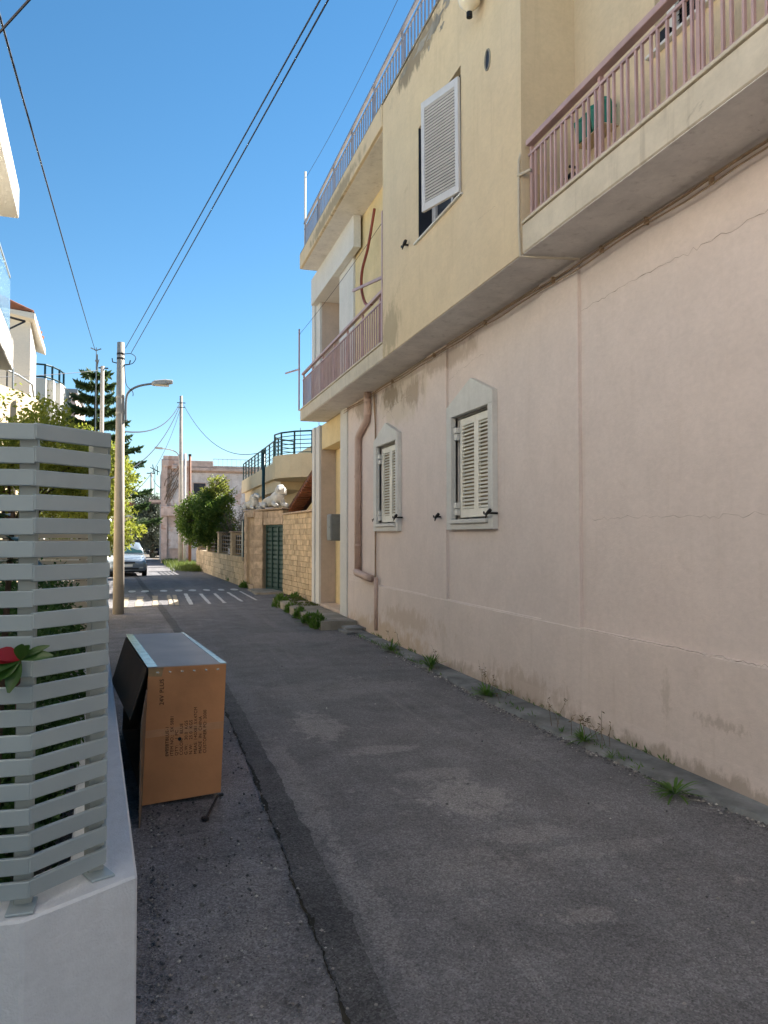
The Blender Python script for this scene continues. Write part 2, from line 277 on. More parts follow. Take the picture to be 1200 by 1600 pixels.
# ------------------------------------------------------------------ mesh helpers (vertices are given in world coordinates)
class MB:
    def __init__(s): s.v = []; s.f = []
    def add(s, vs, fs):
        o = len(s.v); s.v += [tuple(v) for v in vs]; s.f += [tuple(i+o for i in f) for f in fs]
    def box(s, x0, x1, y0, y1, z0, z1):
        s.add([(x0,y0,z0),(x1,y0,z0),(x1,y1,z0),(x0,y1,z0),(x0,y0,z1),(x1,y0,z1),(x1,y1,z1),(x0,y1,z1)],
              [(0,3,2,1),(4,5,6,7),(0,1,5,4),(1,2,6,5),(2,3,7,6),(3,0,4,7)]); return s
    def obox(s, c, sx, sy, sz, rz=0.0, rx=0.0, ry=0.0):
        m = Matrix.Translation(c) @ Matrix.Rotation(rz,4,'Z') @ Matrix.Rotation(ry,4,'Y') @ Matrix.Rotation(rx,4,'X')
        v = [m @ Vector((x*sx/2,y*sy/2,z*sz/2)) for x,y,z in ((-1,-1,-1),(1,-1,-1),(1,1,-1),(-1,1,-1),(-1,-1,1),(1,-1,1),(1,1,1),(-1,1,1))]
        s.add(v, [(0,3,2,1),(4,5,6,7),(0,1,5,4),(1,2,6,5),(2,3,7,6),(3,0,4,7)]); return s
    def bar(s, a, b, w, h, up=(0,0,1)):
        a = Vector(a); b = Vector(b); d = (b-a).normalized(); u = Vector(up)
        sd = d.cross(u).normalized(); u2 = sd.cross(d).normalized()
        v = []
        for p in (a, b):
            for i, j in ((-1,-1),(1,-1),(1,1),(-1,1)): v.append(p + sd*w/2*i + u2*h/2*j)
        s.add(v, [(0,1,2,3),(7,6,5,4),(0,4,5,1),(1,5,6,2),(2,6,7,3),(3,7,4,0)]); return s
    def tube(s, pts, r, n=8, cap=True):
        pts = [Vector(p) for p in pts]; rs = r if isinstance(r, (list, tuple)) else [r]*len(pts)
        rings = []; ref = None
        for i, p in enumerate(pts):
            d = (pts[min(i+1,len(pts)-1)] - pts[max(i-1,0)]).normalized()
            if ref is None:
                ref = Vector((0,0,1)) if abs(d.z) < 0.9 else Vector((1,0,0))
            a = d.cross(ref).normalized(); b2 = a.cross(d).normalized(); ref = b2
            rings.append([p + (a*math.cos(2*math.pi*k/n) + b2*math.sin(2*math.pi*k/n))*rs[i] for k in range(n)])
        v = [q for rg in rings for q in rg]; f = []
        for i in range(len(rings)-1):
            for k in range(n): f.append((i*n+k, i*n+(k+1)%n, (i+1)*n+(k+1)%n, (i+1)*n+k))
        if cap: f.append(tuple(range(n-1,-1,-1))); f.append(tuple((len(rings)-1)*n+k for k in range(n)))
        s.add(v, f); return s
    def prism(s, poly, axis, a, b):
        """poly = 2D outline; axis 'x': (y,z) swept from x=a to x=b; 'y': (x,z); 'z': (x,y)"""
        def P(p, t): return {'x':(t,p[0],p[1]),'y':(p[0],t,p[1]),'z':(p[0],p[1],t)}[axis]
        n = len(poly); v = [P(p,a) for p in poly] + [P(p,b) for p in poly]
        s.add(v, [tuple(range(n)), tuple(range(2*n-1,n-1,-1))] + [(i,i+n,(i+1)%n+n,(i+1)%n) for i in range(n)]); return s
    def lathe(s, prof, c, n=16):
        v = []; f = []
        for r, z in prof:
            for k in range(n): v.append((c[0]+r*math.cos(2*math.pi*k/n), c[1]+r*math.sin(2*math.pi*k/n), c[2]+z))
        for i in range(len(prof)-1):
            for k in range(n): f.append((i*n+k,i*n+(k+1)%n,(i+1)*n+(k+1)%n,(i+1)*n+k))
        f.append(tuple(range(n-1,-1,-1))); f.append(tuple((len(prof)-1)*n+k for k in range(n)))
        s.add(v, f); return s
    def loft(s, secs, cap=True):
        n = len(secs[0]); v = [p for q in secs for p in q]; f = []
        for i in range(len(secs)-1):
            for k in range(n): f.append((i*n+k,i*n+(k+1)%n,(i+1)*n+(k+1)%n,(i+1)*n+k))
        if cap: f.append(tuple(range(n-1,-1,-1))); f.append(tuple((len(secs)-1)*n+k for k in range(n)))
        s.add(v, f); return s
    def mesh(s, name, mat, off=(0,0,0), bevel=0.0, smooth=False, fix=True):
        me = bpy.data.meshes.new(name)
        me.from_pydata([(v[0]-off[0],v[1]-off[1],v[2]-off[2]) for v in s.v], [], s.f)
        if fix or bevel:
            bm = bmesh.new(); bm.from_mesh(me)
            if fix: bmesh.ops.recalc_face_normals(bm, faces=bm.faces)
            if bevel:
                ed = [e for e in bm.edges if len(e.link_faces) == 2 and e.calc_face_angle(0) > 0.5]
                bmesh.ops.bevel(bm, geom=ed, offset=bevel, segments=1, affect='EDGES', clamp_overlap=True)
            bm.to_mesh(me); bm.free()
        if smooth:
            for p in me.polygons: p.use_smooth = True
        if isinstance(mat, str): mat = M[mat]
        me.materials.append(mat); return me
def wloc(o):
    p = Vector((0,0,0))
    while o is not None: p += o.location; o = o.parent
    return p
def build(mb, name, mat, parent=None, bevel=0.0, smooth=False, at=None, fix=True):
    """link the shape as one object; its origin is `at` (world) or its parent's origin"""
    base = wloc(parent) if parent else Vector((0,0,0))
    og = Vector(at) if at is not None else base
    o = bpy.data.objects.new(name, mb.mesh(name, mat, og, bevel, smooth, fix)); col.objects.link(o)
    o.parent = parent; o.location = og - base
    return o
def place(me, name, parent, wpos, rz=0.0, scale=None, rot=None):
    """another object of an existing mesh at a world position"""
    o = bpy.data.objects.new(name, me); col.objects.link(o); o.parent = parent
    o.location = Vector(wpos) - (wloc(parent) if parent else Vector((0,0,0)))
    o.rotation_euler = rot if rot else (0,0,rz)
    if scale: o.scale = scale
    return o
def tag(o, label, cat, group=None, kind=None):
    if label: o['label'] = label
    if cat: o['category'] = cat
    if group: o['group'] = group
    if kind: o['kind'] = kind
    return o
def thing(name, loc, label, cat, group=None):
    o = bpy.data.objects.new(name, None); o.empty_display_size = 0.2; col.objects.link(o); o.location = loc
    return tag(o, label, cat, group)
def structure(mb, name, mat, at=None, label=None, smooth=False):
    o = build(mb, name, mat, None, at=at, smooth=smooth); o['kind'] = 'structure'; 
    if label: o['label'] = label
    return o
def copy_tree(o, parent=None):
    c = o.copy(); col.objects.link(c); c.parent = parent
    for ch in list(o.children): copy_tree(ch, c)
    return c
def relief(ys, zs, depth, X0, back):
    """a facade facing -X: cell (i,j) lies at X0+depth(i,j); steps between cells and an outer skirt to X=back get faces"""
    mb = MB(); ny, nz = len(ys)-1, len(zs)-1
    D = [[depth(i,j) for j in range(nz)] for i in range(ny)]
    for i in range(ny):
        for j in range(nz):
            x = X0 + D[i][j]
            mb.add([(x,ys[i],zs[j]),(x,ys[i+1],zs[j]),(x,ys[i+1],zs[j+1]),(x,ys[i],zs[j+1])],[(0,3,2,1)])
    def dx(i,j): return X0 + D[i][j] if 0<=i<ny and 0<=j<nz else back
    for i in range(-1,ny):
        for j in range(nz):
            a, b = dx(i,j), dx(i+1,j)
            if abs(a-b) > 1e-6:
                y = ys[i+1]; mb.add([(a,y,zs[j]),(b,y,zs[j]),(b,y,zs[j+1]),(a,y,zs[j+1])],[(0,1,2,3)])
    for i in range(ny):
        for j in range(-1,nz):
            a, b = dx(i,j), dx(i,j+1)
            if abs(a-b) > 1e-6:
                z = zs[j+1]; mb.add([(a,ys[i],z),(b,ys[i],z),(b,ys[i+1],z),(a,ys[i+1],z)],[(0,1,2,3)])
    return mb
def sag(a, b, d, n=14):
    a = Vector(a); b = Vector(b)
    return [a.lerp(b,t/n) - Vector((0,0,d*4*(t/n)*(1-t/n))) for t in range(n+1)]

# ------------------------------------------------------------------ ground and road
g = MB(); g.box(-400, 400, -300, 500, -0.6, -0.008); structure(g, 'ground', 'ground')
def sheet(left, right, z, jl=0.0, jr=0.0, step=0.12, seed=0):
    """a flat sheet between two polylines [(x,y),...] with ragged edges"""
    def ev(pl, y):
        if y <= pl[0][1]: return pl[0][0]
        for (x0,y0),(x1,y1) in zip(pl, pl[1:]):
            if y <= y1: return x0 + (x1-x0)*(y-y0)/(y1-y0)
        return pl[-1][0]
    y0 = min(left[0][1], right[0][1]); y1 = max(left[-1][1], right[-1][1])
    mb = MB(); v = []; n = int((y1-y0)/step)
    for i in range(n+1):
        y = y0 + (y1-y0)*i/n
        a = ev(left,y) + jl*(noise.noise(Vector((y*1.1,seed,0)))+0.7*noise.noise(Vector((y*4.5,seed+9,0)))+0.4*noise.noise(Vector((y*13,seed+4,0)))+0.35*noise.noise(Vector((y*37,seed+2,0))))
        b = ev(right,y) + jr*(noise.noise(Vector((y*1.2,seed+3,5)))+0.7*noise.noise(Vector((y*4.1,seed+1,5)))+0.4*noise.noise(Vector((y*12,seed+7,5)))+0.35*noise.noise(Vector((y*35,seed+6,5))))
        v += [(a,y,z),(b,y,z)]
    mb.add(v, [(2*i,2*i+1,2*i+3,2*i+2) for i in range(n)]); return mb
road_l = [(-0.6,-6),(-0.6,4),(-0.9,10),(-1.4,18),(-2.0,30),(-3.2,45),(-6,75)]
road_r = [(3.62,-6),(3.62,14),(3.9,18),(3.6,22),(3.0,28),(2.3,40),(1.0,52),(-1.0,75)]
structure(sheet(road_l, road_r, 0.0, 0, 0, 1.0), 'road', 'road')
tr_c = [(0.74,-6),(0.74,2.0),(0.765,3.7),(0.80,5),(0.80,8),(0.62,12),(0.33,18.5),(-0.02,25),(-0.45,34)]
tr_l = [(x-0.085,y) for x,y in tr_c]; tr_r = [(x+0.085+0.02*math.sin(y*2),y) for x,y in tr_c]
structure(sheet(road_l[:4]+[(-1.75,24)], tr_l[:8], 0.004, 0.0, 0.0, 0.2), 'road_shoulder', 'shoulder')
structure(sheet(tr_l, tr_r, 0.008, 0.03, 0.03, 0.025, 3), 'trench_strip', 'trench')
# ragged dark crack along the trench edge
structure(sheet([(x-0.006,y) for x,y in tr_l[:6]], [(x+0.006,y) for x,y in tr_l[:6]], 0.0115, 0.026, 0.036, 0.02, 3), 'trench_crack', simple('crack_soil', (0.03,0.026,0.018), 0.95, 0, 0.4, 14, 0.4))
# concrete footing strip along the house wall
ft_l = [(3.44,-4),(3.42,3.6),(3.30,4.9),(3.27,6.8),(3.36,9),(3.40,12.9)]
ft = sheet(ft_l, [(3.60,-4),(3.60,12.9)], 0.03, 0.035, 0.0, 0.07, 11)
sk = MB(); nv = len(ft.v)//2
sk.v = list(ft.v) + [(ft.v[2*i][0]-0.02, ft.v[2*i][1], 0.0) for i in range(nv)]
sk.f = list(ft.f) + [(2*i,2*i+2,2*nv+i+1,2*nv+i) for i in range(nv-1)]
structure(sk, 'footing_strip', 'footing')
# road markings: a worn band of bars and round studs across the lane
for i, (xa, ya, xb, yb, w, mt) in enumerate([(2.70,19.9,2.66,23.3,0.075,'paint'),(2.30,19.6,2.27,23.0,0.08,'paint'),(1.84,19.3,1.86,22.6,0.085,'paint'),
        (1.47,19.15,1.47,22.6,0.09,'paint'),(1.03,19.1,1.06,22.8,0.10,'paint'),(0.70,19.0,0.74,22.4,0.10,'stripeyellow'),(0.57,19.0,0.58,22.4,0.09,'stripeyellow'),
        (0.20,18.8,0.22,22.2,0.15,'stripeyellow'),(-0.18,18.7,-0.16,22.0,0.16,'stripeyellow'),(-0.5,18.7,-0.52,21.8,0.16,'stripeyellow')]):
    m_ = MB(); n = 10
    for k in range(n+1):
        t = k/n; cx = xa+(xb-xa)*t; cy = ya+(yb-ya)*t; ww = w*(0.75+0.5*random.random())/2
        m_.v += [(cx-ww,cy,0.0125),(cx+ww,cy,0.0125)]
    m_.f = [(2*k,2*k+1,2*k+3,2*k+2) for k in range(n)]
    structure(m_, 'road_stripe', mt)
for x in (2.58,2.18,1.75,1.33,0.93,0.50,-0.05,-0.42):
    m_ = MB(); n = 14
    m_.add([(x+0.11*math.cos(2*math.pi*k/n)*(0.85+0.3*random.random()), 24.1+0.42*math.sin(2*math.pi*k/n), 0.0125) for k in range(n)], [tuple(range(n))])
    structure(m_, 'road_dot', 'paint')
# pebbles of the broken shoulder
pb = MB(); pcols = 0
for i in range(6500):
    y = 1.6 + 5.2*random.random()**1.3; x = -0.12 + 0.85*random.random()**1.7
    if i % 6 == 0: x = 0.9 + 2.45*random.random()**0.6; y = 2 + 9*random.random(); 
    if i % 18 == 0: x = 0.66 + 0.05*random.gauss(0,1)
    if x < -0.05 and y > 2.9: x += 0.15
    r = 0.0025 + 0.0085*random.random()**4; z = 0.006 + r*0.4
    if i % 6 and noise.noise(Vector((x*4,y*2.2,3))) < -0.12 and random.random() < 0.8: continue
    a = random.random()*6.28; ca, sa = math.cos(a)*r, math.sin(a)*r
    pb.add([(x+ca,y+sa,z),(x-sa,y+ca,z),(x-ca,y-sa,z),(x+sa,y-ca,z),(x,y,z+r*0.7),(x,y,z-r*0.7)],
           [(0,1,4),(1,2,4),(2,3,4),(3,0,4),(1,0,5),(2,1,5),(3,2,5),(0,3,5)])
def pebmat():
    m, nt, b = new_mat('pebble_mix'); k = NT(nt)
    f = k.n('ShaderNodeNewGeometry').outputs['Random Per Island']
    k.l(k.ramp(f, [(0.0,(0.05,0.05,0.052)),(0.35,(0.12,0.115,0.115)),(0.65,(0.24,0.22,0.2)),(0.9,(0.36,0.33,0.3)),(1.0,(0.6,0.57,0.52))]), b.inputs['Base Color'])
    b.inputs['Roughness'].default_value = 0.85; return m
tag(build(pb, 'pebbles', pebmat(), fix=False), 'loose grey pebbles scattered on the broken asphalt', 'pebbles', kind='stuff')

# ------------------------------------------------------------------ the pink and cream house on the right
W, XO = 3.60, 3.07
house = thing('house', (3.6, 8.0, 0.0), 'two storey pink and cream house with mauve balcony railings along the lane', 'house')
# ground floor facade with shallow recessed panels
ys = [-3.0, 5.91, 6.60, 7.72, 8.79, 9.03, 9.74, 11.02, 12.05, 12.22, 13.99]
zs = [0.0, 0.86, 1.85, 3.11, 4.09]
def dlow(i, j):
    y = (ys[i]+ys[i+1])/2; z = (zs[j]+zs[j+1])/2
    if 1.85 < z < 3.11 and (7.72 < y < 8.79 or 11.02 < y < 12.05): return 0.34
    if z < 0.86: return 0.0
    if y < 5.91 or 6.60 < y < 9.03 or 9.74 < y < 12.22: return 0.03
    return 0.0
lw = relief(ys, zs, dlow, W, 3.98)
wall_low = build(lw, 'wall', 'pink', house)
# plinth skin, uneven render
pl = MB(); n = 90
for i in range(n+1):
    y = -3 + 16.98*i/n
    for j, z in enumerate((0.0, 0.2, 0.45, 0.7, 0.845)):
        pl.v.append((W - 0.006 - 0.005*noise.noise(Vector((y*1.5,z*3,2))) - (0.012 if j==0 else 0), y, z + (0.008*noise.noise(Vector((y*3,0,7))) if j==4 else 0)))
    pl.v.append((W+0.01, y, 0.862))
for i in range(n):
    for j in range(5): pl.f.append((i*6+j,(i+1)*6+j,(i+1)*6+j+1,i*6+j+1))
build(pl, 'plinth', 'plinth', house, smooth=False)
core = MB(); core.box(4.16, 12, -3, 17.03, 0, 7.6); build(core, 'building_core', 'cream', house)
# ground floor beyond the pilaster: door recess
dr = MB()
dr.box(3.57, 4.16, 13.992, 14.50, 0.0, 4.088); build(dr, 'door_pilaster', 'white', house, 0.006)
dr = MB(); dr.box(3.59, 4.16, 16.50, 17.06, 0.0, 4.088); dr.box(3.555, 3.60, 16.86, 17.10, 0.0, 4.086); build(dr, 'door_pilaster', 'white', house, 0.006)
dr = MB(); dr.box(3.63, 3.951, 16.469, 16.497, 0.201, 3.549); build(dr, 'door_reveal', 'beige', house)
dr = MB(); dr.box(3.952, 4.158, 14.503, 16.468, 0.17, 4.085); build(dr, 'door_wall', 'yellow', house)
dr = MB(); dr.box(3.64, 3.951, 14.503, 16.467, 3.55, 4.086); build(dr, 'door_lintel', 'yellow', house, 0.004)
dr = MB(); dr.box(3.60, 3.951, 14.503, 16.467, 0.0, 0.20); build(dr, 'door_sill', 'beige', house, 0.01)
dr = MB(); dr.box(3.922, 3.951, 14.62, 15.55, 0.201, 2.6); dr.box(3.907, 3.922, 14.72, 15.45, 0.35, 1.2); dr.box(3.907, 3.922, 14.72, 15.45, 1.4, 2.45); build(dr, 'door', 'yellow', house, 0.004)
# window surrounds
def surround(y0,y1,z0,oz0,oz1,zsh,apex,oy0,oy1,par):
    m_ = MB(); x0, x1 = 3.565, 3.662
    m_.box(x0,x1,y0,oy0,z0,oz1); m_.box(x0,x1,oy1,y1,z0,oz1); m_.box(x0,x1,oy0,oy1,z0,oz0-0.05)
    m_.prism([(y0,oz1),(y1,oz1),(y1,zsh),apex,(y0,zsh)],'x',x0,x1)
    w = build(m_, 'window', 'white', par, 0.004)
    s_ = MB(); s_.box(3.535,3.86,oy0+0.004,oy1-0.004,oz0-0.048,oz0); build(s_, 'sill', 'white', w, 0.006)
    # white reveals lining the opening
    r_ = MB(); r_.box(3.664,3.93,oy1-0.012,oy1-0.001,oz0,oz1); r_.box(3.664,3.93,oy0+0.001,oy0+0.012,oz0,oz1); r_.box(3.664,3.93,oy0+0.013,oy1-0.013,oz1-0.012,oz1-0.001)
    build(r_, 'reveal', 'shutterwhite', w)
    for zc in (oz0+0.14, oz1-0.2):
        h_ = MB(); h_.box(3.60,3.70,oy1-0.10,oy1-0.013,zc-0.085,zc-0.01); h_.box(3.592,3.70,oy1-0.095,oy1-0.013,zc,zc+0.07); build(h_, 'hinge_block', 'shutterwhite', w, 0.004)
    return w
def shutter_leaf(par, y0, y1, z0, z1, x, n):
    """louvred leaf in the plane x; stile and rail frame plus single slats"""
    m_ = MB(); st = 0.062
    m_.box(x,x+0.036,y0,y0+st,z0,z1); m_.box(x,x+0.036,y1-st,y1,z0,z1)
    m_.box(x+0.001,x+0.035,y0+st,y1-st,z1-0.085,z1); m_.box(x+0.001,x+0.035,y0+st,y1-st,z0,z0+0.10)
    lf = build(m_, 'shutter', 'shutter', par, 0.003)
    bk = MB(); bk.box(x+0.031,x+0.034,y0+st,y1-st,z0+0.10,z1-0.085); build(bk, 'shutter_back', simple('louvre_gap', (0.33,0.27,0.18), 0.8, 0, 0.1, 6, 0), lf)
    pitch = (z1-z0-0.185)/n
    sl = MB(); sl.obox((0,0,0), 0.040, y1-y0-2*st-0.002, 0.008, ry=R(-40)); me = sl.mesh('slat', 'shutter')
    for k in range(n):
        place(me, 'slat', lf, (x+0.014,(y0+y1)/2,z0+0.10+pitch*(k+0.5)))
    return lf
for (y0,y1,oy0,oy1,zsh,apex) in ((7.60,8.94,7.72,8.79,3.25,(8.19,3.49)), (10.91,12.19,11.02,12.05,3.21,(11.55,3.44))):
    w_ = surround(y0,y1,1.73,1.85,3.11,zsh,apex,oy0,oy1,house)
    a, b, c_ = oy0+0.016, oy0+(oy1-oy0)*0.445, oy1-0.12
    shutter_leaf(house, a, b-0.003, 1.875, 3.07, 3.64, 23); shutter_leaf(house, b, c_, 1.875, 3.07, 3.64, 23)
    bk = MB(); bk.box(3.80,3.82,oy0+0.013,oy1-0.014,1.86,3.09); build(bk, 'window_shade', 'shutterwhite', house)
def dog(y, z, x, par, s=1.0):
    m_ = MB()
    m_.tube([(x+0.06,y,z),(x-0.06*s,y,z)],0.013*s,6)
    m_.tube([(x-0.05*s,y-0.055*s,z+0.035*s),(x-0.055*s,y-0.02*s,z+0.012*s),(x-0.06*s,y+0.03*s,z-0.01*s),(x-0.06*s,y+0.085*s,z-0.005*s)],[0.02*s,0.024*s,0.013*s,0.009*s],7)
    m_.tube([(x-0.06*s,y+0.02*s,z-0.005*s),(x-0.07*s,y+0.025*s,z-0.055*s)],[0.015*s,0.006*s],6)
    m_.tube([(x-0.06*s,y+0.085*s,z-0.005*s),(x-0.06*s,y+0.095*s,z+0.02*s)],[0.012*s,0.008*s],6)
    return build(m_, 'shutter_holder', 'iron', par, smooth=True)
dog(7.60,1.90,3.565,house); dog(9.23,1.90,3.60,house); dog(10.85,1.93,3.565,house); dog(12.2,1.92,3.6,house,0.6); dog(8.95,5.27,3.07,house,1.0)
# cantilevered slab and upper storey
sb = MB(); sb.box(XO,4.15,-3,5.925,4.09,4.335); sl_r = build(sb, 'balcony_slab', 'fascia', house, 0.008)
sb = MB(); sb.box(XO,4.15,10.045,16.02,4.09,4.305); build(sb, 'balcony_slab', 'fascia', house, 0.008)
for a, b, zt in ((-3,5.90,4.335),(10.07,16.03,4.305)):
    lp = MB(); lp.box(XO-0.018,XO+0.16,a,b,zt+0.001,zt+0.026); build(lp, 'slab_coping', 'fascia', house, 0.004)
sf = MB(); sf.box(XO+0.012,3.60,-3,5.92,4.083,4.089); sf.box(XO+0.012,3.60,5.93,16.0,4.083,4.089); build(sf, 'soffit', 'soffit', house)
ys = [5.93,7.27,8.58,10.04]; zs = [4.09,5.19,6.55,7.63]
uw = relief(ys, zs, lambda i,j: 0.26 if i==1 and j==1 else 0.0, XO, 4.15)
build(uw, 'upper_wall', 'cream', house)
# back wall behind both balconies
ys = [-3,3.55,4.80,5.94]; zs = [4.34,5.26,6.9,7.6]
bw = relief(ys, zs, lambda i,j: 0.22 if i==1 and j==1 else 0.0, 3.60, 4.16); build(bw, 'balcony_wall', 'cream', house)
bw = MB(); bw.box(3.60,4.16,10.05,13.49,4.30,7.33); build(bw, 'balcony_wall', 'yellow', house)
bw = MB(); bw.box(3.56,4.16,13.492,14.56,4.30,7.33); build(bw, 'balcony_pier', 'white', house, 0.006)
bw = MB(); bw.box(3.56,4.16,16.32,17.04,4.31,7.33); bw.box(3.52,3.56,16.72,17.0,4.31,7.325); build(bw, 'balcony_pier', 'white', house, 0.006)
bw = MB(); bw.box(3.60,4.15,16.28,16.317,4.31,7.32); build(bw, 'balcony_reveal', 'beige', house)
bw = MB(); bw.box(4.10,4.158,14.565,16.277,4.31,7.32); build(bw, 'balcony_door_wall', 'beige', house)
bw = MB(); bw.box(3.42,4.09,14.565,16.277,6.75,7.325); bw.box(3.42,3.557,12.95,14.562,6.75,7.326); bw.box(3.42,3.557,16.28,16.6,6.75,7.326); build(bw, 'balcony_lintel', 'white', house, 0.006)
# window on the right balcony
wb = MB(); wb.box(3.55,3.80,3.5,4.86,5.235,5.258); wn_ = build(wb, 'balcony_window', 'white', house, 0.003)
wb = MB(); wb.box(3.70,3.74,4.70,4.795,5.262,6.88); wb.box(3.70,3.74,3.56,3.62,5.262,6.88); wb.box(3.705,3.735,3.62,4.70,6.8,6.88); build(wb, 'frame', 'shutterwhite', wn_)
wb = MB(); wb.box(3.80,3.815,3.56,4.79,5.262,6.88); build(wb, 'pane', 'dark', wn_)
me = MB().obox((0,0,0),0.03,0.36,0.006,ry=R(-40)).mesh('slat','iron')
for k in range(36): place(me,'slat',wn_,(3.72,4.5,5.29+0.043*k))
wb = MB(); wb.box(3.62,3.70,4.70,4.78,5.262,5.42); build(wb, 'window_latch', 'iron', wn_, 0.01)
# roof slab and roof railing
rf = MB(); rf.box(XO-0.02,12,10.042,16.02,7.335,7.64); build(rf, 'roof_slab', 'cream', house, 0.01)
rf = MB(); rf.box(XO+0.02,12.0,-3,10.04,7.632,7.70); build(rf, 'roof_slab', 'fascia', house)
rf = MB(); rf.box(XO-0.012,XO+0.05,5.93,16.03,7.642,7.668); build(rf, 'roof_coping', 'concrete', house)
sf = MB(); sf.box(XO+0.03,3.60,10.045,16.0,7.327,7.334); build(sf, 'roof_soffit', 'soffit', house)
def railing(name, mat, x, y0, y1, z0, zlow, ztop, pitch, postevery, top_w, top_h, pair=0.0, bar=0.014, par=None, lower=True):
    par = par or house
    t = MB(); t.box(x-top_w/2,x+top_w/2,y0,y1,ztop-top_h,ztop); rl = build(t, name, mat, par, 0.004)
    b_ = MB(); b_.box(x-0.011,x+0.011,y0,y1,zlow-0.022,zlow); 
    if lower: b_.box(x-0.011,x+0.011,y0,y1,z0+0.03,z0+0.052)
    build(b_, 'rail_bar', mat, rl)
    ln = zlow-0.022-(z0+0.03)
    me = MB().box(-bar/2,bar/2,-bar/2,bar/2,0,ln-0.001).mesh('baluster', mat)
    pm = MB().box(-0.016,0.016,-0.016,0.016,0,ztop-top_h-z0-0.002).mesh('rail_post', mat)
    y = y1 - 0.05
    k = 0
    while y > y0:
        place(me,'baluster',rl,(x,y,z0+0.0305)); 
        if pair: place(me,'baluster',rl,(x,y-pair,z0+0.0305))
        y -= pitch; k += 1
    y = y1 - 0.016
    while y > y0 - 0.01:
        place(pm,'rail_post',rl,(x+0.02,y,z0)); y -= postevery
    return rl
railing('balcony_railing','railpink',3.12,1.6,5.88,4.362,4.945,5.06,0.163,1.05,0.07,0.05,0.068,0.018)
railing('balcony_railing','railpink',3.12,10.10,15.98,4.332,4.96,5.10,0.118,0.93,0.06,0.045,0.0,0.018)
railing('roof_railing','railgrey',3.14,5.6,15.95,7.70,8.18,8.32,0.125,1.3,0.045,0.04,0.0,0.018)
# open louvred leaf of the upper window and its partner seen edge on
def rot_leaf(hx, hy, ang, sagr, L, z0, z1, n, mat):
    H = z1-z0; st = 0.055; m_ = MB()
    m_.box(0,st,-0.018,0.018,0,H); m_.box(L-st,L,-0.018,0.018,0,H); m_.box(st,L-st,-0.017,0.017,H-0.085,H); m_.box(st,L-st,-0.017,0.017,0,0.085)
    lf = bpy.data.objects.new('shutter', m_.mesh('shutter', mat, bevel=0.003)); col.objects.link(lf); lf.parent = house
    lf.location = Vector((hx,hy,z0)) - wloc(house); lf.rotation_euler = (0, sagr, ang)
    def sub(me, nm, p):
        o = bpy.data.objects.new(nm, me); col.objects.link(o); o.parent = lf; o.location = p
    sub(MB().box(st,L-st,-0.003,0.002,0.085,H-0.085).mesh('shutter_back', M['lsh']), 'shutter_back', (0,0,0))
    sl = MB().obox((0,0,0), L-2*st-0.002, 0.034, 0.008, rx=R(38)).mesh('slat', mat); p = (H-0.17)/n
    for k in range(n): sub(sl, 'slat', (L/2, 0, 0.085+p*(k+0.5)))
    return lf
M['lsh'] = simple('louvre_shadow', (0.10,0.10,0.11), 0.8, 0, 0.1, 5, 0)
rot_leaf(XO-0.02, 7.25, math.atan2(0.57,-0.194), R(0.6), 0.61, 5.20, 6.42, 31, 'alu')
sl_ = MB(); sl_.box(XO-0.03,XO+0.2,7.22,8.68,5.165,5.189); build(sl_, 'window_sill', 'white', house, 0.004)
op = MB(); op.box(XO+0.2,XO+0.255,7.28,8.575,5.195,6.545); build(op, 'window_pane', 'dark', house)
fr = MB(); fr.box(XO+0.004,XO+0.25,8.566,8.579,5.192,6.548); fr.box(XO+0.06,XO+0.25,7.285,8.565,6.535,6.549); build(fr,'painted_jamb_shade','dark',house)  # dark sheets that colour the jamb and head as shade in the opening
fr = MB(); fr.box(XO+0.17,XO+0.199,8.45,8.575,5.195,6.545); fr.box(XO+0.17,XO+0.199,7.9,7.96,5.195,6.545); build(fr, 'window_frame', 'alu', house)
# wall lamp, vent hole
lm = MB(); lm.lathe([(0.03,-0.17),(0.035,-0.15),(0.05,-0.14),(0.10,-0.09),(0.125,0.0),(0.10,0.09),(0.05,0.13)],(XO-0.13,6.74,6.90),16); lg = build(lm, 'wall_lamp', 'lampglass', house, smooth=True)
lm = MB(); lm.lathe([(0.03,-0.2),(0.03,-0.15)],(XO-0.13,6.74,6.88),10); lm.tube([(XO-0.13,6.72,7.08),(XO-0.10,6.72,7.2),(XO+0.01,6.72,7.2)],0.02,8); build(lm,'lamp_bracket','iron',lg)
vh = MB(); n = 12; vh.add([(XO-0.004,6.60+0.052*math.cos(2*math.pi*k/n)*(0.8+0.3*random.random()),6.20+0.095*math.sin(2*math.pi*k/n)*(0.85+0.3*random.random())) for k in range(n)],[tuple(range(n))]); build(vh,'vent_hole','dark',house)
ve = MB(); ve.tube([(XO-0.006,6.60+0.056*math.cos(2*math.pi*k/n),6.20+0.1*math.sin(2*math.pi*k/n)) for k in range(n+1)],0.009,6); build(ve,'vent_rim','concrete',house)
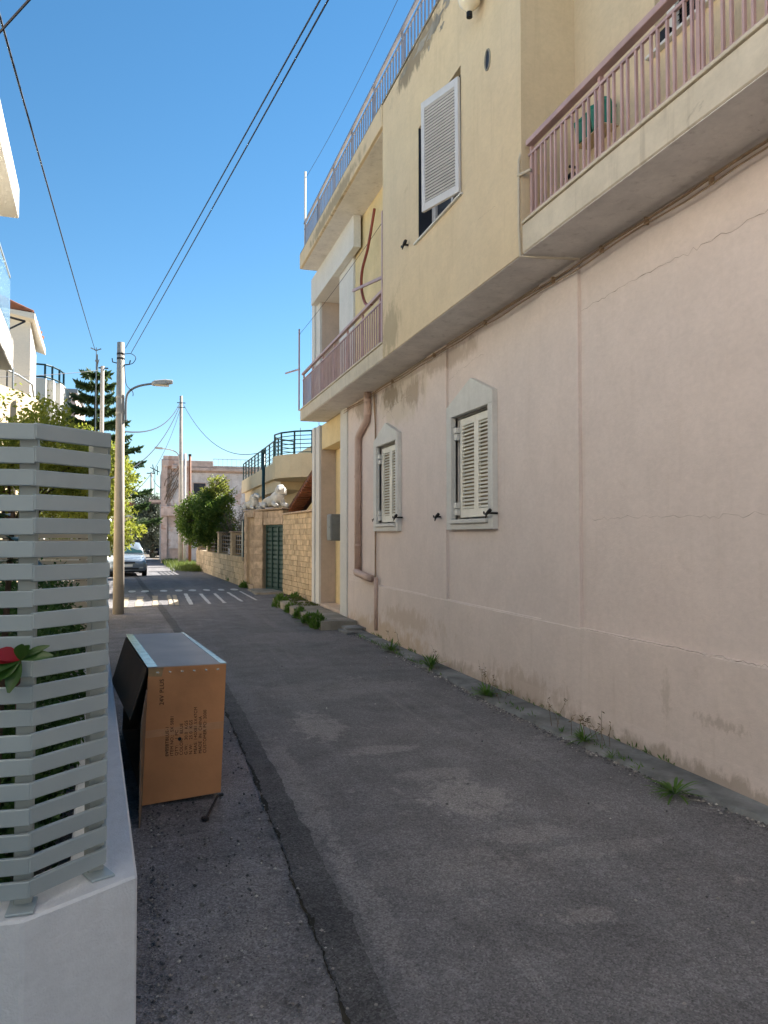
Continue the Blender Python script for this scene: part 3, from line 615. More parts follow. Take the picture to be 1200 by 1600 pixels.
# drain pipe
dp = MB(); dp.tube([(3.54,12.46,4.08),(3.54,12.46,3.72),(3.54,12.50,3.62),(3.54,12.98,3.44),(3.54,13.06,3.38),(3.54,13.07,3.2),(3.54,13.07,1.03)],0.062,12); 
pp = build(dp,'drain_pipe','pipe',house,smooth=True)
dp = MB(); dp.tube([(3.53,13.12,1.04),(3.50,13.0,1.02),(3.50,12.3,0.97),(3.55,12.2,0.95)],0.062,12); build(dp,'pipe_elbow','pipe',pp,smooth=True)
for yy, zz in ((12.46,3.95),(13.07,2.7),(13.07,1.5),(12.46,3.72)):
    c_ = MB(); c_.lathe([(0.069,-0.02),(0.069,0.02)],(3.54,yy,zz),12); build(c_,'pipe_collar','pipe',pp)
dp = MB(); dp.tube([(3.57,12.05,0.98),(3.57,12.05,0.12)],0.032,10); build(dp,'waste_pipe','pipe',house,smooth=True)
dp = MB(); dp.tube([(3.585,12.14,0.9),(3.585,12.14,3.5),(3.585,12.25,4.06)],0.012,6); build(dp,'wall_cable','cable',house)
# cable run under the slab
pts = []; y = 14.2
while y > -2:
    pts.append((3.575, y, 4.055 + 0.03*noise.noise(Vector((y*0.9,1,1))) - 0.02)); y -= 0.25
cb = MB(); cb.tube(pts,0.009,6); cb.tube([(p[0]-0.01,p[1],p[2]-0.045+0.03*noise.noise(Vector((p[1]*1.3,4,1)))) for p in pts],0.006,6)
cbl = build(cb,'cable_run','cable',house,smooth=True)
for y in (11.2,9.4,7.8,6.3,5.5,4.9,4.2,3.4):
    c_ = MB(); c_.box(3.562,3.602,y-0.01,y+0.01,4.0,4.06); build(c_,'cable_clip','cable',cbl,0.004)
c_ = MB(); c_.tube([(3.08,5.955,4.99),(3.055,5.95,4.9),(3.05,5.945,4.3),(3.06,5.94,4.07),(3.2,5.9,4.06),(3.56,5.8,4.05)],0.011,6); c_.tube([(3.05,5.955,4.78),(3.09,5.8,4.77)],0.014,6); build(c_,'wall_cable','fascia',house,smooth=True)
# tap and hose at the end of the balcony
c_ = MB(); c_.tube([(3.5,5.92,4.8),(3.5,5.8,4.8),(3.5,5.76,4.75)],0.018,7); c_.tube([(3.46,5.8,4.85),(3.54,5.8,4.85)],0.012,6); tp = build(c_,'tap','iron',house,smooth=True)
c_ = MB(); c_.tube([(3.5,5.76,4.75),(3.48,5.74,4.6),(3.42,5.7,4.45),(3.36,5.6,4.38)],0.014,6); build(c_,'tap_hose','greenplastic',tp,smooth=True)
# clothes drying bracket and red hose on the far balcony
c_ = MB(); c_.bar((3.09,10.08,4.33),(3.09,10.08,6.16),0.045,0.045,(0,1,0)); c_.bar((3.09,10.08,5.24),(3.09,11.72,5.55),0.03,0.04); br = build(c_,'drying_post','railpink',house)
def crv(pts, n=8):
    pts=[Vector(p) for p in pts]; out=[]
    for i in range(len(pts)-1):
        p0=pts[max(i-1,0)];p1=pts[i];p2=pts[i+1];p3=pts[min(i+2,len(pts)-1)]
        for k in range(n):
            t=k/n; out.append(0.5*((2*p1)+(-p0+p2)*t+(2*p0-5*p1+4*p2-p3)*t*t+(-p0+3*p1-3*p2+p3)*t**3))
    out.append(pts[-1]); return out
c_ = MB(); c_.tube(crv([(3.5,11.9,7.0),(3.42,12.0,6.4),(3.25,11.75,5.9),(3.2,11.6,5.55),(3.15,11.2,5.2),(3.12,10.75,5.06)]),0.024,7); build(c_,'hanging_hose','hose',house,smooth=True)
c_ = MB(); c_.tube([(3.56,11.35,7.3),(3.56,11.35,4.4)],0.03,8); build(c_,'balcony_pipe','yellow',house)
# flag bracket at the far corner
c_ = MB(); c_.tube([(3.06,16.1,4.32),(3.06,16.1,6.07)],0.018,7); c_.tube([(3.06,16.05,5.2),(2.98,17.3,5.36)],0.02,7); build(c_,'flag_bracket','railpink',house)
c_ = MB(); c_.tube([(3.16,16.0,7.65),(3.16,16.0,9.45)],0.022,7); build(c_,'roof_pole','polewhite',house)
c_ = MB(); c_.tube(sag((3.16,16.0,9.3),(3.3,9.6,9.2),0.12),0.004,5); c_.tube(sag((3.06,16.1,5.95),(3.5,11.5,6.6),0.05),0.004,5); build(c_,'clothes_line','wire',house)
# meter box
c_ = MB(); c_.box(3.53,3.951,15.1,15.47,1.56,2.1); mbx = build(c_,'meter_box','meter',house,0.015)
c_ = MB(); c_.box(3.522,3.529,15.13,15.44,1.6,2.06); c_.tube([(3.51,15.2,1.83),(3.53,15.2,1.83)],0.015,8); build(c_,'meter_door','meter',mbx,0.002)
# cracks in the render
def crack(pts, x, w=0.006, seed=0):
    m_ = MB(); P = []
    for (y0,z0),(y1,z1) in zip(pts,pts[1:]):
        n = max(3,int(math.hypot(y1-y0,z1-z0)/0.045))
        for k in range(n): P.append((y0+(y1-y0)*k/n + 0.012*noise.noise(Vector((k*1.7,seed,y0))), z0+(z1-z0)*k/n + 0.030*noise.noise(Vector((k*0.9,seed+5,y0)))+0.012*noise.noise(Vector((k*2.3,seed+2,y0)))))
    for i,(y,z) in enumerate(P):
        ww = 0.7*w*(0.2+0.9*abs(noise.noise(Vector((i*0.6,seed,3)))))
        m_.v += [(x,y,z-ww/2),(x,y,z+ww/2)]
    m_.f = [(2*i,2*i+1,2*i+3,2*i+2) for i in range(len(P)-1)]
    return build(m_,'crack',simple('crack_shadow',(0.16,0.11,0.08),0.95,0,0.2,9,0) if 'crk' not in M else M['crk'],house)
M['crk'] = simple('crack_shadow',(0.27,0.20,0.15),0.95,0,0.2,9,0)
crack([(5.9,3.63),(5.2,3.66),(4.5,3.65),(3.7,3.66),(2.5,3.68)],3.628,0.012,1)
crack([(5.75,1.79),(5.2,1.80),(4.5,1.79),(3.6,1.79),(2.6,1.8)],3.628,0.007,2)
crack([(9.0,3.62),(8.5,3.70),(7.9,3.72)],3.628,0.006,3); crack([(11.9,3.55),(11.3,3.68),(10.4,3.70)],3.628,0.014,4)
crack([(11.7,3.68),(11.4,3.55),(11.25,3.42)],3.628,0.012,14); crack([(5.9,0.85),(4.5,0.855),(2.5,0.85)],3.597,0.008,5)
crack([(8.95,5.1),(9.6,4.72),(10.0,4.6)],3.068,0.008,6); crack([(9.6,7.0),(9.3,7.25),(9.1,7.3)],3.068,0.008,7); crack([(6.85,4.75),(6.4,4.72)],3.068,0.004,8)
crack([(13.9,0.94),(13.2,0.935),(12.2,0.93)],3.597,0.007,9)
# flaked render at the roof edge
for (yc,zc,wy,wz) in ((8.0,7.45,0.28,0.10),(7.55,7.50,0.2,0.09),(8.5,7.5,0.25,0.06),(9.1,7.55,0.2,0.045),(7.3,7.35,0.07,0.09),(7.8,7.3,0.08,0.035),(8.2,7.3,0.05,0.03)):
    m_ = MB(); n = 22
    m_.add([(XO-0.003, yc+wy*math.cos(6.283*k/n)*(0.35+0.9*random.random()), zc+wz*math.sin(6.283*k/n)*(0.35+0.9*random.random())) for k in range(n)],[tuple(range(n))])
    build(m_,'flaked_patch','concrete',house)
# doorstep and loose slabs
def rough_slab(x0,x1,y0,y1,z0,z1,name,mat,par=None,seed=0,amp=0.02,top=True):
    m_ = MB(); nx, ny = 6, max(4,int((y1-y0)/0.35))
    for i in range(nx+1):
        for j in range(ny+1):
            x = x0+(x1-x0)*i/nx; y = y0+(y1-y0)*j/ny
            ed = (i in (0,nx)) or (j in (0,ny))
            x += amp*1.6*noise.noise(Vector((y*1.7,i*3,seed))) if i==0 else 0
            y += amp*1.6*noise.noise(Vector((x*2.7,j*3,seed))) if j==0 else 0
            m_.v.append((x,y,z1+amp*0.5*noise.noise(Vector((x*3,y*3,seed)))-(0.015 if ed else 0)))
    for i in range(nx):
        for j in range(ny): m_.f.append((i*(ny+1)+j,(i+1)*(ny+1)+j,(i+1)*(ny+1)+j+1,i*(ny+1)+j+1))
    rim = [i*(ny+1) for i in range(nx+1)] + [nx*(ny+1)+j for j in range(1,ny+1)] + [i*(ny+1)+ny for i in range(nx-1,-1,-1)] + [j for j in range(ny-1,0,-1)]
    o = len(m_.v)
    for r_ in rim: x,y,z = m_.v[r_]; m_.v.append((x,y,z0))
    for k in range(len(rim)): m_.f.append((rim[k],rim[(k+1)%len(rim)],o+(k+1)%len(rim),o+k))
    m_.f.append(tuple(o+k for k in range(len(rim))))
    return build(m_,name,mat,par,at=((x0+x1)/2,(y0+y1)/2,0) if par is None else None)
tag(rough_slab(2.93,3.568,13.25,18.7,0.0,0.165,'doorstep','concrete',seed=2,amp=0.03),'long cracked concrete doorstep in front of the yellow door recess','doorstep')
tag(rough_slab(3.20,3.58,12.55,13.12,0.0,0.055,'broken_slab','footing',seed=4,amp=0.015),'flat broken concrete slab lying on the road beside the doorstep','slab')
tag(rough_slab(3.26,3.59,12.72,13.16,0.06,0.10,'broken_slab','footing',seed=6,amp=0.012),'smaller concrete slab lying on top of another slab by the doorstep','slab')
# green tubs on the balcony
def tub(x,y,z,rz,label):
    t = thing('plastic_tub',(x,y,z),label,'tub','green tubs on the balcony')
    m_ = MB(); 
    secs=[]
    for (zz,s_) in ((0,0.82),(0.19,1.0),(0.2,1.06),(0.225,1.06)):
        secs.append([Vector((x,y,z+zz*0.8))+Matrix.Rotation(rz,3,'Z')@Vector((0.08*s_*a,0.085*s_*b,0)) for a,b in ((-1,-0.7),(-0.7,-1),(0.7,-1),(1,-0.7),(1,0.7),(0.7,1),(-0.7,1),(-1,0.7))])
    m_.loft(secs); build(m_,'tub_body','greenplastic',t)
    h_ = MB(); d = Matrix.Rotation(rz,3,'Z')@Vector((0,1,0)); c = Vector((x,y,z+0.175))
    h_.tube([c+d*0.078*math.cos(a)+Vector((0,0,0.07*math.sin(a))) for a in [math.pi*k/8 for k in range(9)]],0.014,6); build(h_,'tub_handle','greenplastic',t,smooth=True)
    return t
shf = MB(); shf.box(3.46,3.6,5.27,5.69,4.957,4.965); build(shf,'balcony_shelf','cream',house)
tub(3.51,5.60,4.967,0.1,'larger dark green plastic tub nearer the balcony corner behind the mauve bars'); tub(3.51,5.36,4.967,0.35,'green plastic tub further from the balcony corner, half behind the mauve bars')

# ------------------------------------------------------------------ white wall and slatted fence on the left
TH = Vector((-0.0624,1,0)).normalized(); FZ = 0.57
def along(p, d): return Vector(p) + TH*d
P0, P1, P2 = Vector((-3.2,2.58,0)), Vector((-0.325,2.40,0)), Vector((-0.02,2.61,0)); P3 = along(P2, 7.5)
inn = [P3 + Vector((-0.21,0,0)), Vector((-0.235,2.80,0)), Vector((-0.42,2.63,0)), Vector((-3.2,2.8,0))]
gw = thing('garden_wall',(-0.2,2.6,0),'low white rendered garden wall under the grey slatted fence','wall')
poly = [(p.x,p.y) for p in (P0,P1,P2,P3)] + [(p.x,p.y) for p in inn]
m_ = MB(); m_.prism(poly,'z',0,FZ); build(m_,'wall_body','whitewall',gw,0.008)
fence = thing('slat_fence',(-0.3,2.5,FZ),'grey green slatted fence with an angled corner standing on the low white wall','fence')
A = Vector((-0.316,2.45,0)); B = Vector((-0.115,2.64,0)); L0 = Vector((-3.0,2.60,0)); E_ = along(B, 5.6)
SH, PITCH, N = 0.048, 0.0700, 20
def slat_mesh(a, b, ext=0.0):
    d = (b-a); ln = d.length; return MB().box(0,ln,0,0.016,0,SH).mesh('slat','slat'), math.atan2(d.y,d.x)
for a, b in ((L0,A),(A,B),(B,E_)):
    bm_ = MB(); d = b-a; ln = d.length
    m2 = MB().box(0.001,ln-0.001,0,0.016,0,SH); me = m2.mesh('slat','slat',bevel=0.0025); rz = math.atan2(d.y,d.x)
    for k in range(N):
        place(me,'slat',fence,(a.x,a.y,1.985-SH-k*PITCH+random.uniform(-0.0012,0.0012)),rz,rot=(0,R(random.uniform(-0.12,0.12)),rz))
def fpost(p, rz, w=0.05, foot=True):
    m_ = MB(); m_.obox((p.x,p.y,(FZ+1.975)/2), w, 0.04, 1.975-FZ-0.002, rz=rz); o = build(m_,'post','post',fence,0.003)
    if foot:
        f_ = MB(); d = Matrix.Rotation(rz,3,'Z')@Vector((0,-1,0)); f_.obox((p.x+d.x*0.03,p.y+d.y*0.03,FZ+0.006),0.075,0.10,0.008,rz=rz); build(f_,'base_plate','slat',o,0.002)
fpost(Vector((-0.338,2.505,0)), R(0)); 
fpost(Vector((-0.155,2.675,0)), R(25)); 
for d_ in (0.35,1.6,3.1,4.6):
    p = along(B,d_)+Vector((-0.04,0,0)); fpost(p,R(93.6),0.05,False)
for xx in (-1.2,-2.2): fpost(Vector((xx,2.56,0)),0,0.05)

# ------------------------------------------------------------------ the cardboard box
box = thing('cardboard_box',(0.2,5.9,0),'large open brown cardboard box lying on its side beside the white wall','box')
rb = R(5.2)
def bx(u, v, z): # u across to the right, v to the back
    c, s = math.cos(rb), math.sin(rb); return Vector((0.0 + u*c - v*s, 4.96 + u*s*0.4 + v*c, z))
WB, DB, HB, T = 0.47, 1.95, 0.83, 0.008
lean = 0.03
def bxl(u,v,z): p = bx(u,v,z); return Vector((p.x + (z/HB)*lean - 0.015, p.y, z+0.012))
def panel(corners, name, mat, par=box, th=T):
    a,b,c,d = [Vector(q) for q in corners]; n = (b-a).cross(d-a).normalized()*th/2
    m_ = MB(); m_.add([a-n,b-n,c-n,d-n,a+n,b+n,c+n,d+n],[(0,3,2,1),(4,5,6,7),(0,1,5,4),(1,2,6,5),(2,3,7,6),(3,0,4,7)])
    return build(m_,name,mat,par)
front = panel([bxl(0,0,0.0),bxl(WB,0,0.03),bxl(WB,0,HB),bxl(0,0,HB)],'front_panel','card')
panel([bxl(0,0.006,HB),bxl(WB,0.006,HB),bxl(WB,DB,HB-0.03),bxl(0,DB,HB-0.03)],'top_panel','cardtop')
panel([bxl(WB,0.006,0.03),bxl(WB,DB,0.0),bxl(WB,DB,HB-0.035),bxl(WB,0.006,HB-0.006)],'side_panel','card')
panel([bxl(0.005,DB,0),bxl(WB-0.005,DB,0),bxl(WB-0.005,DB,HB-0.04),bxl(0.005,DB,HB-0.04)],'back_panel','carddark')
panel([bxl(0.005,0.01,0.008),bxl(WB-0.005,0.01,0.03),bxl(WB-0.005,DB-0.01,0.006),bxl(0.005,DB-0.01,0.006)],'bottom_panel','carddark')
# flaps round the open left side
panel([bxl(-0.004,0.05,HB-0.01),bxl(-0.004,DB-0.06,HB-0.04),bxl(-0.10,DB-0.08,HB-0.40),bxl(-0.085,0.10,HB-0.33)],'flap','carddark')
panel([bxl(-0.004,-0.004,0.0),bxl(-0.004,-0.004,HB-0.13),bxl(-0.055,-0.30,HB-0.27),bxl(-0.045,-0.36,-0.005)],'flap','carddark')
# tape strips, staples, hole
panel([bxl(-0.006,0.0,HB+0.006),bxl(0.055,0.0,HB+0.006),bxl(0.055,DB,HB-0.024),bxl(-0.006,DB,HB-0.024)],'tape','tape',th=0.002)
panel([bxl(WB-0.035,0.0,HB+0.006),bxl(WB+0.006,0.0,HB+0.006),bxl(WB+0.006,DB,HB-0.024),bxl(WB-0.02,DB,HB-0.024)],'tape','tape',th=0.002)
panel([bxl(0.0,-0.006,HB-0.05),bxl(0.08,-0.006,HB-0.055),bxl(0.09,-0.006,HB),bxl(0.0,-0.006,HB)],'tape',simple('brown_tape',(0.42,0.26,0.12),0.25,0,0.2,14,0.05,30,0.6),th=0.001)
panel([bxl(0.0,-0.006,0.405),bxl(WB,-0.006,0.43),bxl(WB,-0.006,0.475),bxl(0.0,-0.006,0.45)],'tape',simple('clear_tape_band',(0.60,0.31,0.155),0.75,0,0.08,14,0.05,30,0.25),th=0.001)
st_ = MB().obox((0,0,0),0.016,0.004,0.009).mesh('staple','staple')
for k in range(6): p = bxl(0.055+0.073*k,-0.007,HB-0.028); place(st_,'staple',box,p,rz=rb*0.4,rot=(0,R(random.uniform(-25,25)),rb*0.4))
hl = MB(); c = bxl(0.205,-0.0075,0.385); hl.add([(c.x+0.0115*math.cos(6.283*k/14),c.y,c.z+0.0115*math.sin(6.283*k/14)) for k in range(14)],[tuple(range(14))]); build(hl,'punched_hole','blackplastic',box)
def text(body, u, z, size, par=box):
    cu = bpy.data.curves.new('t','FONT'); cu.body = body; cu.size = size; cu.extrude = 0.0; cu.space_character = 1.08; cu.offset = 0.0
    to = bpy.data.objects.new('t',cu); col.objects.link(to); bpy.context.view_layer.update()
    me = bpy.data.meshes.new_from_object(to.evaluated_get(bpy.context.evaluated_depsgraph_get())); bpy.data.objects.remove(to)
    me.materials.clear(); me.materials.append(M['ink'])
    p = bxl(u,-0.0085,z); o = bpy.data.objects.new('lettering',me); col.objects.link(o); o.parent = par
    o.location = p - wloc(par)
    o.rotation_euler = Matrix(((0,-1,0),(0,0,-1),(1,0,0))).to_euler()   # reads upwards, facing the camera side
    o.rotation_euler.rotate_axis('Z', 0)
    return o
text('24V PLUS', 0.10, 0.60, 0.037)
for k, s_ in enumerate(['EV05BTBLUE-1','ITEM NO.:  SX 5881','QTY:    1 PC','COLOR:   BLUE','G.W:   30.0  KGS','N.W:   25.0  KGS','MEAS: 140X81.5X47CM','MADE  IN  CHINA','CUSTOMER PO: 2000']):
    text(s_, 0.142+0.0285*k, 0.285, 0.027)
sp = thing('plastic_strap',(0.38,4.75,0.01),'short black plastic strap lying on the ground before the cardboard box','strap')
m_ = MB(); m_.tube(crv([(0.335,4.60,0.018),(0.36,4.68,0.02),(0.40,4.80,0.035),(0.43,4.88,0.05),(0.455,4.90,0.05)]),0.0085,6); build(m_,'strap_body','blackplastic',sp)
m_ = MB(); m_.obox((0.335,4.60,0.02),0.03,0.045,0.02,rz=0.5); m_.obox((0.452,4.90,0.05),0.03,0.02,0.018,rz=0.2); build(m_,'strap_clip','blackplastic',sp,0.004)

# ------------------------------------------------------------------ vegetation builders
def leaf_card(mb, p, d, n, L, w):
    d = d.normalized(); s = d.cross(n)
    s = s.normalized() if s.length > 1e-4 else d.orthogonal().normalized()
    u = s.cross(d)
    a = p; b = p + d*L*0.5 + s*w/2 - u*w*0.12; c = p + d*L; e = p + d*L*0.5 - s*w/2 - u*w*0.12
    mb.add([a,b,c,e],[(0,1,2),(0,2,3)])
def rnd_dir():
    while True:
        v = Vector((random.uniform(-1,1),random.uniform(-1,1),random.uniform(-1,1)))
        if 0.05 < v.length < 1: return v.normalized()
def crown(blobs, nclump, nleaf, L, spread, mbs, topfrac=None):
    """clumps of leaf cards through the outer volume of each ellipsoid (c, rx, ry, rz)"""
    for (c, rx, ry, rz) in blobs:
        c = Vector(c); vol = (rx*ry*rz)**(1/3)
        for _ in range(int(nclump*vol*vol)):
            d = rnd_dir(); r = random.random()**0.38
            k = 1 + 0.28*noise.noise(Vector((d.x*2.1+c.x,d.y*2.1+c.y,d.z*2.1)))
            q = c + Vector((d.x*rx,d.y*ry,d.z*rz))*r*k
            if noise.noise(q*1.6) < -0.28: continue
            target = mbs[0] if (topfrac is None or q.z < topfrac + 0.25*noise.noise(q*2)) else mbs[1]
            for _ in range(nleaf):
                off = rnd_dir()*spread*random.random()**0.5
                ld = (rnd_dir() + d*0.5 + Vector((0,0,-0.2)))
                leaf_card(target, q+off, ld, rnd_dir(), L*random.uniform(0.6,1.2), L*random.uniform(0.35,0.55))
def limbs(mb, base, top, r, ends, n=6):
    base = Vector(base); top = Vector(top)
    pts = [base.lerp(top,t/4)+Vector((0.06*noise.noise(base+Vector((t,0,0))),0.06*noise.noise(base+Vector((0,t,0))),0)) for t in range(5)]
    mb.tube(pts,[r*(1-0.1*t) for t in range(5)],8)
    for e in ends:
        e = Vector(e); s = base.lerp(top, random.uniform(0.6,1.0)); mid = s.lerp(e,0.5)+Vector((0,0,0.12*(e-s).length))
        mb.tube([s,mid,e],[r*0.5,r*0.32,r*0.1],6)
        for _ in range(3):
            e2 = e + rnd_dir()*(e-s).length*0.45; mb.tube([mid.lerp(e,random.random()),e2],[r*0.18,r*0.05],4)
def tree(name, label, base, top, r, blobs, leafm, nclump, nleaf, L, spread, group=None, leaftop=None, topz=None, barkm='bark', cat='tree'):
    t = thing(name, base, label, cat, group)
    tb = MB(); limbs(tb, base, top, r, [Vector(b[0])+rnd_dir()*min(b[1],b[3])*0.5 for b in blobs for _ in range(3)])
    build(tb,'trunk',barkm,t,smooth=True,fix=False)
    a = MB(); b = MB(); crown(blobs,nclump,nleaf,L,spread,[a,b],topz if leaftop else None)
    build(a,'crown',leafm,t,fix=False)
    if leaftop and b.f: build(b,'painted_lit_top',leaftop,t,fix=False)
    return t
TREES = 'garden trees behind the slatted fence'
tree('citrus_tree','sunlit yellow green tree behind the near concrete street pole',(-1.9,24.0,0),(-1.7,24,2.0),0.11,
     [((-1.25,24.2,3.3),0.95,1.0,1.1),((-1.9,24,3.9),1.0,1.1,0.9),((-1.15,24.4,2.0),0.95,1.0,0.9),((-2.4,24.2,2.6),1.0,1.0,1.0)],'leaf_citrus',210,34,0.12,0.2,TREES)
tree('citrus_tree','low yellow green tree whose top shows just above the slatted fence',(-1.9,12.0,0),(-1.9,12,2.0),0.08,
     [((-1.55,12.2,2.75),0.75,0.8,0.95),((-2.2,12.0,2.5),0.6,0.8,0.75),((-0.95,12.6,2.6),0.4,0.5,0.55)],'leaf_citrus',330,30,0.085,0.15,TREES)
tree('citrus_tree','yellow green tree beside the white house, seen through the fence slats',(-3.2,13.5,0),(-3.2,13.5,2.0),0.09,
     [((-2.75,13.6,2.5),0.9,0.9,1.0),((-3.5,13.2,2.6),0.9,0.9,0.9)],'leaf_citrus',200,26,0.095,0.18,TREES)
# hedge close behind the fence
hd = thing('hedge',(-1.1,7.0,0),'dark green hedge behind the slatted fence','hedge')
hm = MB(); crown([((-0.60,3.6,0.62),0.28,0.55,0.55),((-0.95,3.5,0.62),0.4,0.5,0.55),((-0.68,4.4,0.72),0.36,0.8,0.6),((-0.85,5.6,0.78),0.42,1.0,0.62),((-0.95,7.2,0.8),0.45,1.1,0.62),((-1.3,4.6,0.7),0.5,0.9,0.6),((-1.7,6.0,0.75),0.7,1.2,0.6)],700,30,0.05,0.11,[hm]); build(hm,'foliage','leaf_hedge',hd,fix=False)
hs = MB()
for i in range(7): x=-0.75-0.05*i+0.1*random.random(); y=4.1+0.5*i; hs.tube([(x,y,0),(x+0.05,y,0.4),(x,y+0.05,0.9)],[0.025,0.02,0.01],6)
build(hs,'stems','bark',hd)
# cream slatted screen in the garden
cf = thing('slat_screen',(-1.6,9.8,0),'cream slatted garden screen seen through the grey fence','fence')
me = MB().box(-1.6,1.6,-0.01,0.01,-0.035,0.035).mesh('slat','creamfence')
for k in range(18): place(me,'slat',cf,(-2.2,9.8,0.35+0.082*k),rz=R(-4))
for x in (-3.7,-2.2,-0.72): m_=MB(); m_.box(x-0.03,x+0.03,9.83-(x+2.2)*0.07,9.89-(x+2.2)*0.07,0,1.85); build(m_,'post','creamfence',cf)
# broad leaf plant at the fence corner
def leafshape(mb, base, d, up, L, w, fold=0.18, droop=0.25, n=6):
    base=Vector(base); d=Vector(d).normalized(); s=d.cross(Vector(up)).normalized(); u=s.cross(d).normalized()
    prev=None; o=len(mb.v)
    for i in range(n+1):
        t=i/n; ww=w*math.sin(math.pi*min(1,t*0.92+0.04))**0.8*(1.15-0.3*abs(t-0.6)); c=base+d*L*t-Vector((0,0,1))*droop*L*t*t
        mb.v += [tuple(c-s*ww/2+u*ww*fold),tuple(c),tuple(c+s*ww/2+u*ww*fold)]
    for i in range(n):
        a=o+3*i; mb.f += [(a,a+1,a+4,a+3),(a+1,a+2,a+5,a+4)]
cp = thing('potted_plant',(-0.35,2.55,0.57),'broad leaved plant with a red bract poking through the grey fence corner','plant')
m_=MB(); m_.tube(crv([(-0.37,2.60,0.60),(-0.365,2.57,0.9),(-0.36,2.5,1.2),(-0.345,2.40,1.295)]),[0.008]*25,6); build(m_,'stem',simple('red_stem',(0.16,0.03,0.03),0.5,0,0.1,9,0),cp)
cen = Vector((-0.343,2.405,1.30))
for i,(d,L,w,mt) in enumerate([((0.9,-0.3,0.25),0.10,0.033,'leaf_broad'),((0.85,-0.1,0.55),0.095,0.022,'leaf_broad'),((-0.65,-0.4,-0.45),0.085,0.045,'leaf_broad'),((-0.9,-0.3,-0.1),0.11,0.055,'leaf_broad'),
        ((-0.3,-0.5,-1.0),0.085,0.038,'leaf_broad'),((0.15,-0.3,0.8),0.06,0.035,'leaf_broad'),((0.5,-0.3,0.9),0.06,0.03,'leaf_broad'),((-0.85,-0.15,0.45),0.075,0.045,'bougain'),((-1.0,-0.1,0.2),0.08,0.04,'bougain')]):
    m_=MB(); leafshape(m_,cen,d,(0,-0.6,0.6),L,w,0.15,0.15); build(m_,'leaf',mt,cp,smooth=True,fix=False)
rp = thing('rubber_plant',(-0.55,2.95,0.0),'dark rubber plant with large leaves standing behind the grey fence','plant')
m_=MB(); m_.tube([(-0.5,2.95,0),(-0.48,2.93,1.0),(-0.44,2.9,1.75)],[0.016,0.013,0.008],7); build(m_,'stem','bark',rp)
for i,(z,a,L) in enumerate([(1.45,0.2,0.15),(1.5,2.6,0.16),(1.56,-0.6,0.15),(1.62,1.2,0.16),(1.66,3.6,0.15),(1.70,0.4,0.14),(1.72,2.2,0.13),(1.56,4.4,0.16),(1.64,5.2,0.13)]):
    m_=MB(); leafshape(m_,(-0.45,2.91,z),(math.cos(a),math.sin(a),0.35),(0,0,1),L,0.062,0.12,0.5); build(m_,'leaf','leaf_rubber',rp,smooth=True,fix=False)
# Norfolk pine
pn = thing('norfolk_pine',(-1.75,28.0,0),'tall dark tiered pine standing behind the white houses','tree')
m_=MB(); m_.tube([(-1.75,28,0),(-1.75,28,3),(-1.72,28,6),(-1.7,28,7.9)],[0.15,0.12,0.07,0.02],8); build(m_,'trunk','bark',pn)
m_=MB(); z=1.9; k=0
while z<7.5:
    L=(7.75-z)*0.33+0.28; nb=8
    for b in range(nb):
        a=6.283*b/nb+k*0.45+random.uniform(-0.15,0.15); LL=L*random.uniform(0.82,1.1); d=Vector((math.cos(a),math.sin(a),0))
        m_.tube([Vector((-1.73,28,z)),Vector((-1.73,28,z))+d*LL*0.5+Vector((0,0,-0.02*LL)),Vector((-1.73,28,z))+d*LL+Vector((0,0,0.13*LL))],[0.02,0.014,0.006],4)
        s=Vector((-d.y,d.x,0)); n=int(16*LL)+5
        for i in range(n):
            t=(i+1)/n; p=Vector((-1.73,28,z))+d*LL*t+Vector((0,0,(-0.06*t+0.19*t*t)*LL))
            fl=(0.40*LL*(1-t)**0.75+0.07)
            for sg in (-1,1):
                for kk in range(3):
                    dd=(s*sg+d*random.uniform(0.5,1.0)+Vector((0,0,random.uniform(0.05,0.35))))
                    leaf_card(m_,p,dd,Vector((0,0,1))+rnd_dir()*0.6,fl*random.uniform(0.6,1.15),0.10)
            leaf_card(m_,p,d+Vector((0,0,0.9)),s,0.24,0.08); leaf_card(m_,p,d*0.4+Vector((0,0,1))+rnd_dir()*0.4,s,0.2,0.07); leaf_card(m_,p,d*0.6+Vector((0,0,-0.6))+rnd_dir()*0.4,s,0.16,0.07)
    z+=0.54-0.013*k; k+=1
build(m_,'crown','leaf_pine',pn,fix=False)
# tree over the low wall, with bare shrub
tree('orange_tree','bushy dark green tree with paler leaves painting its sunlit top, leaning over the low stone wall',(2.95,33.5,0),(2.75,33.3,1.9),0.12,
     [((2.25,33.2,2.5),1.15,1.0,1.0),((2.85,33.3,3.05),0.75,0.8,0.8),((2.0,33.0,2.1),0.75,0.8,0.8),((2.75,33.2,1.9),1.0,0.9,0.7),((2.8,33.3,3.75),0.5,0.5,0.42)],'leaf_orange',300,34,0.12,0.18,None,'leaf_lit_top',3.4)
sh = thing('bare_shrub',(3.65,31.0,0),'greyish bare shrub behind the low stone wall beside the lions','shrub')
m_=MB(); lf=MB()
for i in range(60):
    a=rnd_dir(); e=Vector((3.5+0.75*a.x,31+0.5*a.y,2.1+0.75*a.z)); md=Vector((3.6,31,0.8)).lerp(e,0.5)+rnd_dir()*0.12
    m_.tube([(3.62,31,0.6),md,e],[0.022,0.012,0.004],4)
    for _ in range(6):
        s_=md.lerp(e,random.random()); m_.tube([s_,s_+rnd_dir()*0.3],[0.006,0.003],3)
    for _ in range(14): leaf_card(lf,md.lerp(e,random.uniform(0.2,1.1))+rnd_dir()*0.15,rnd_dir(),rnd_dir(),0.07,0.03)
build(m_,'twigs','twig',sh,fix=False); build(lf,'foliage','leaf_olive',sh,fix=False)
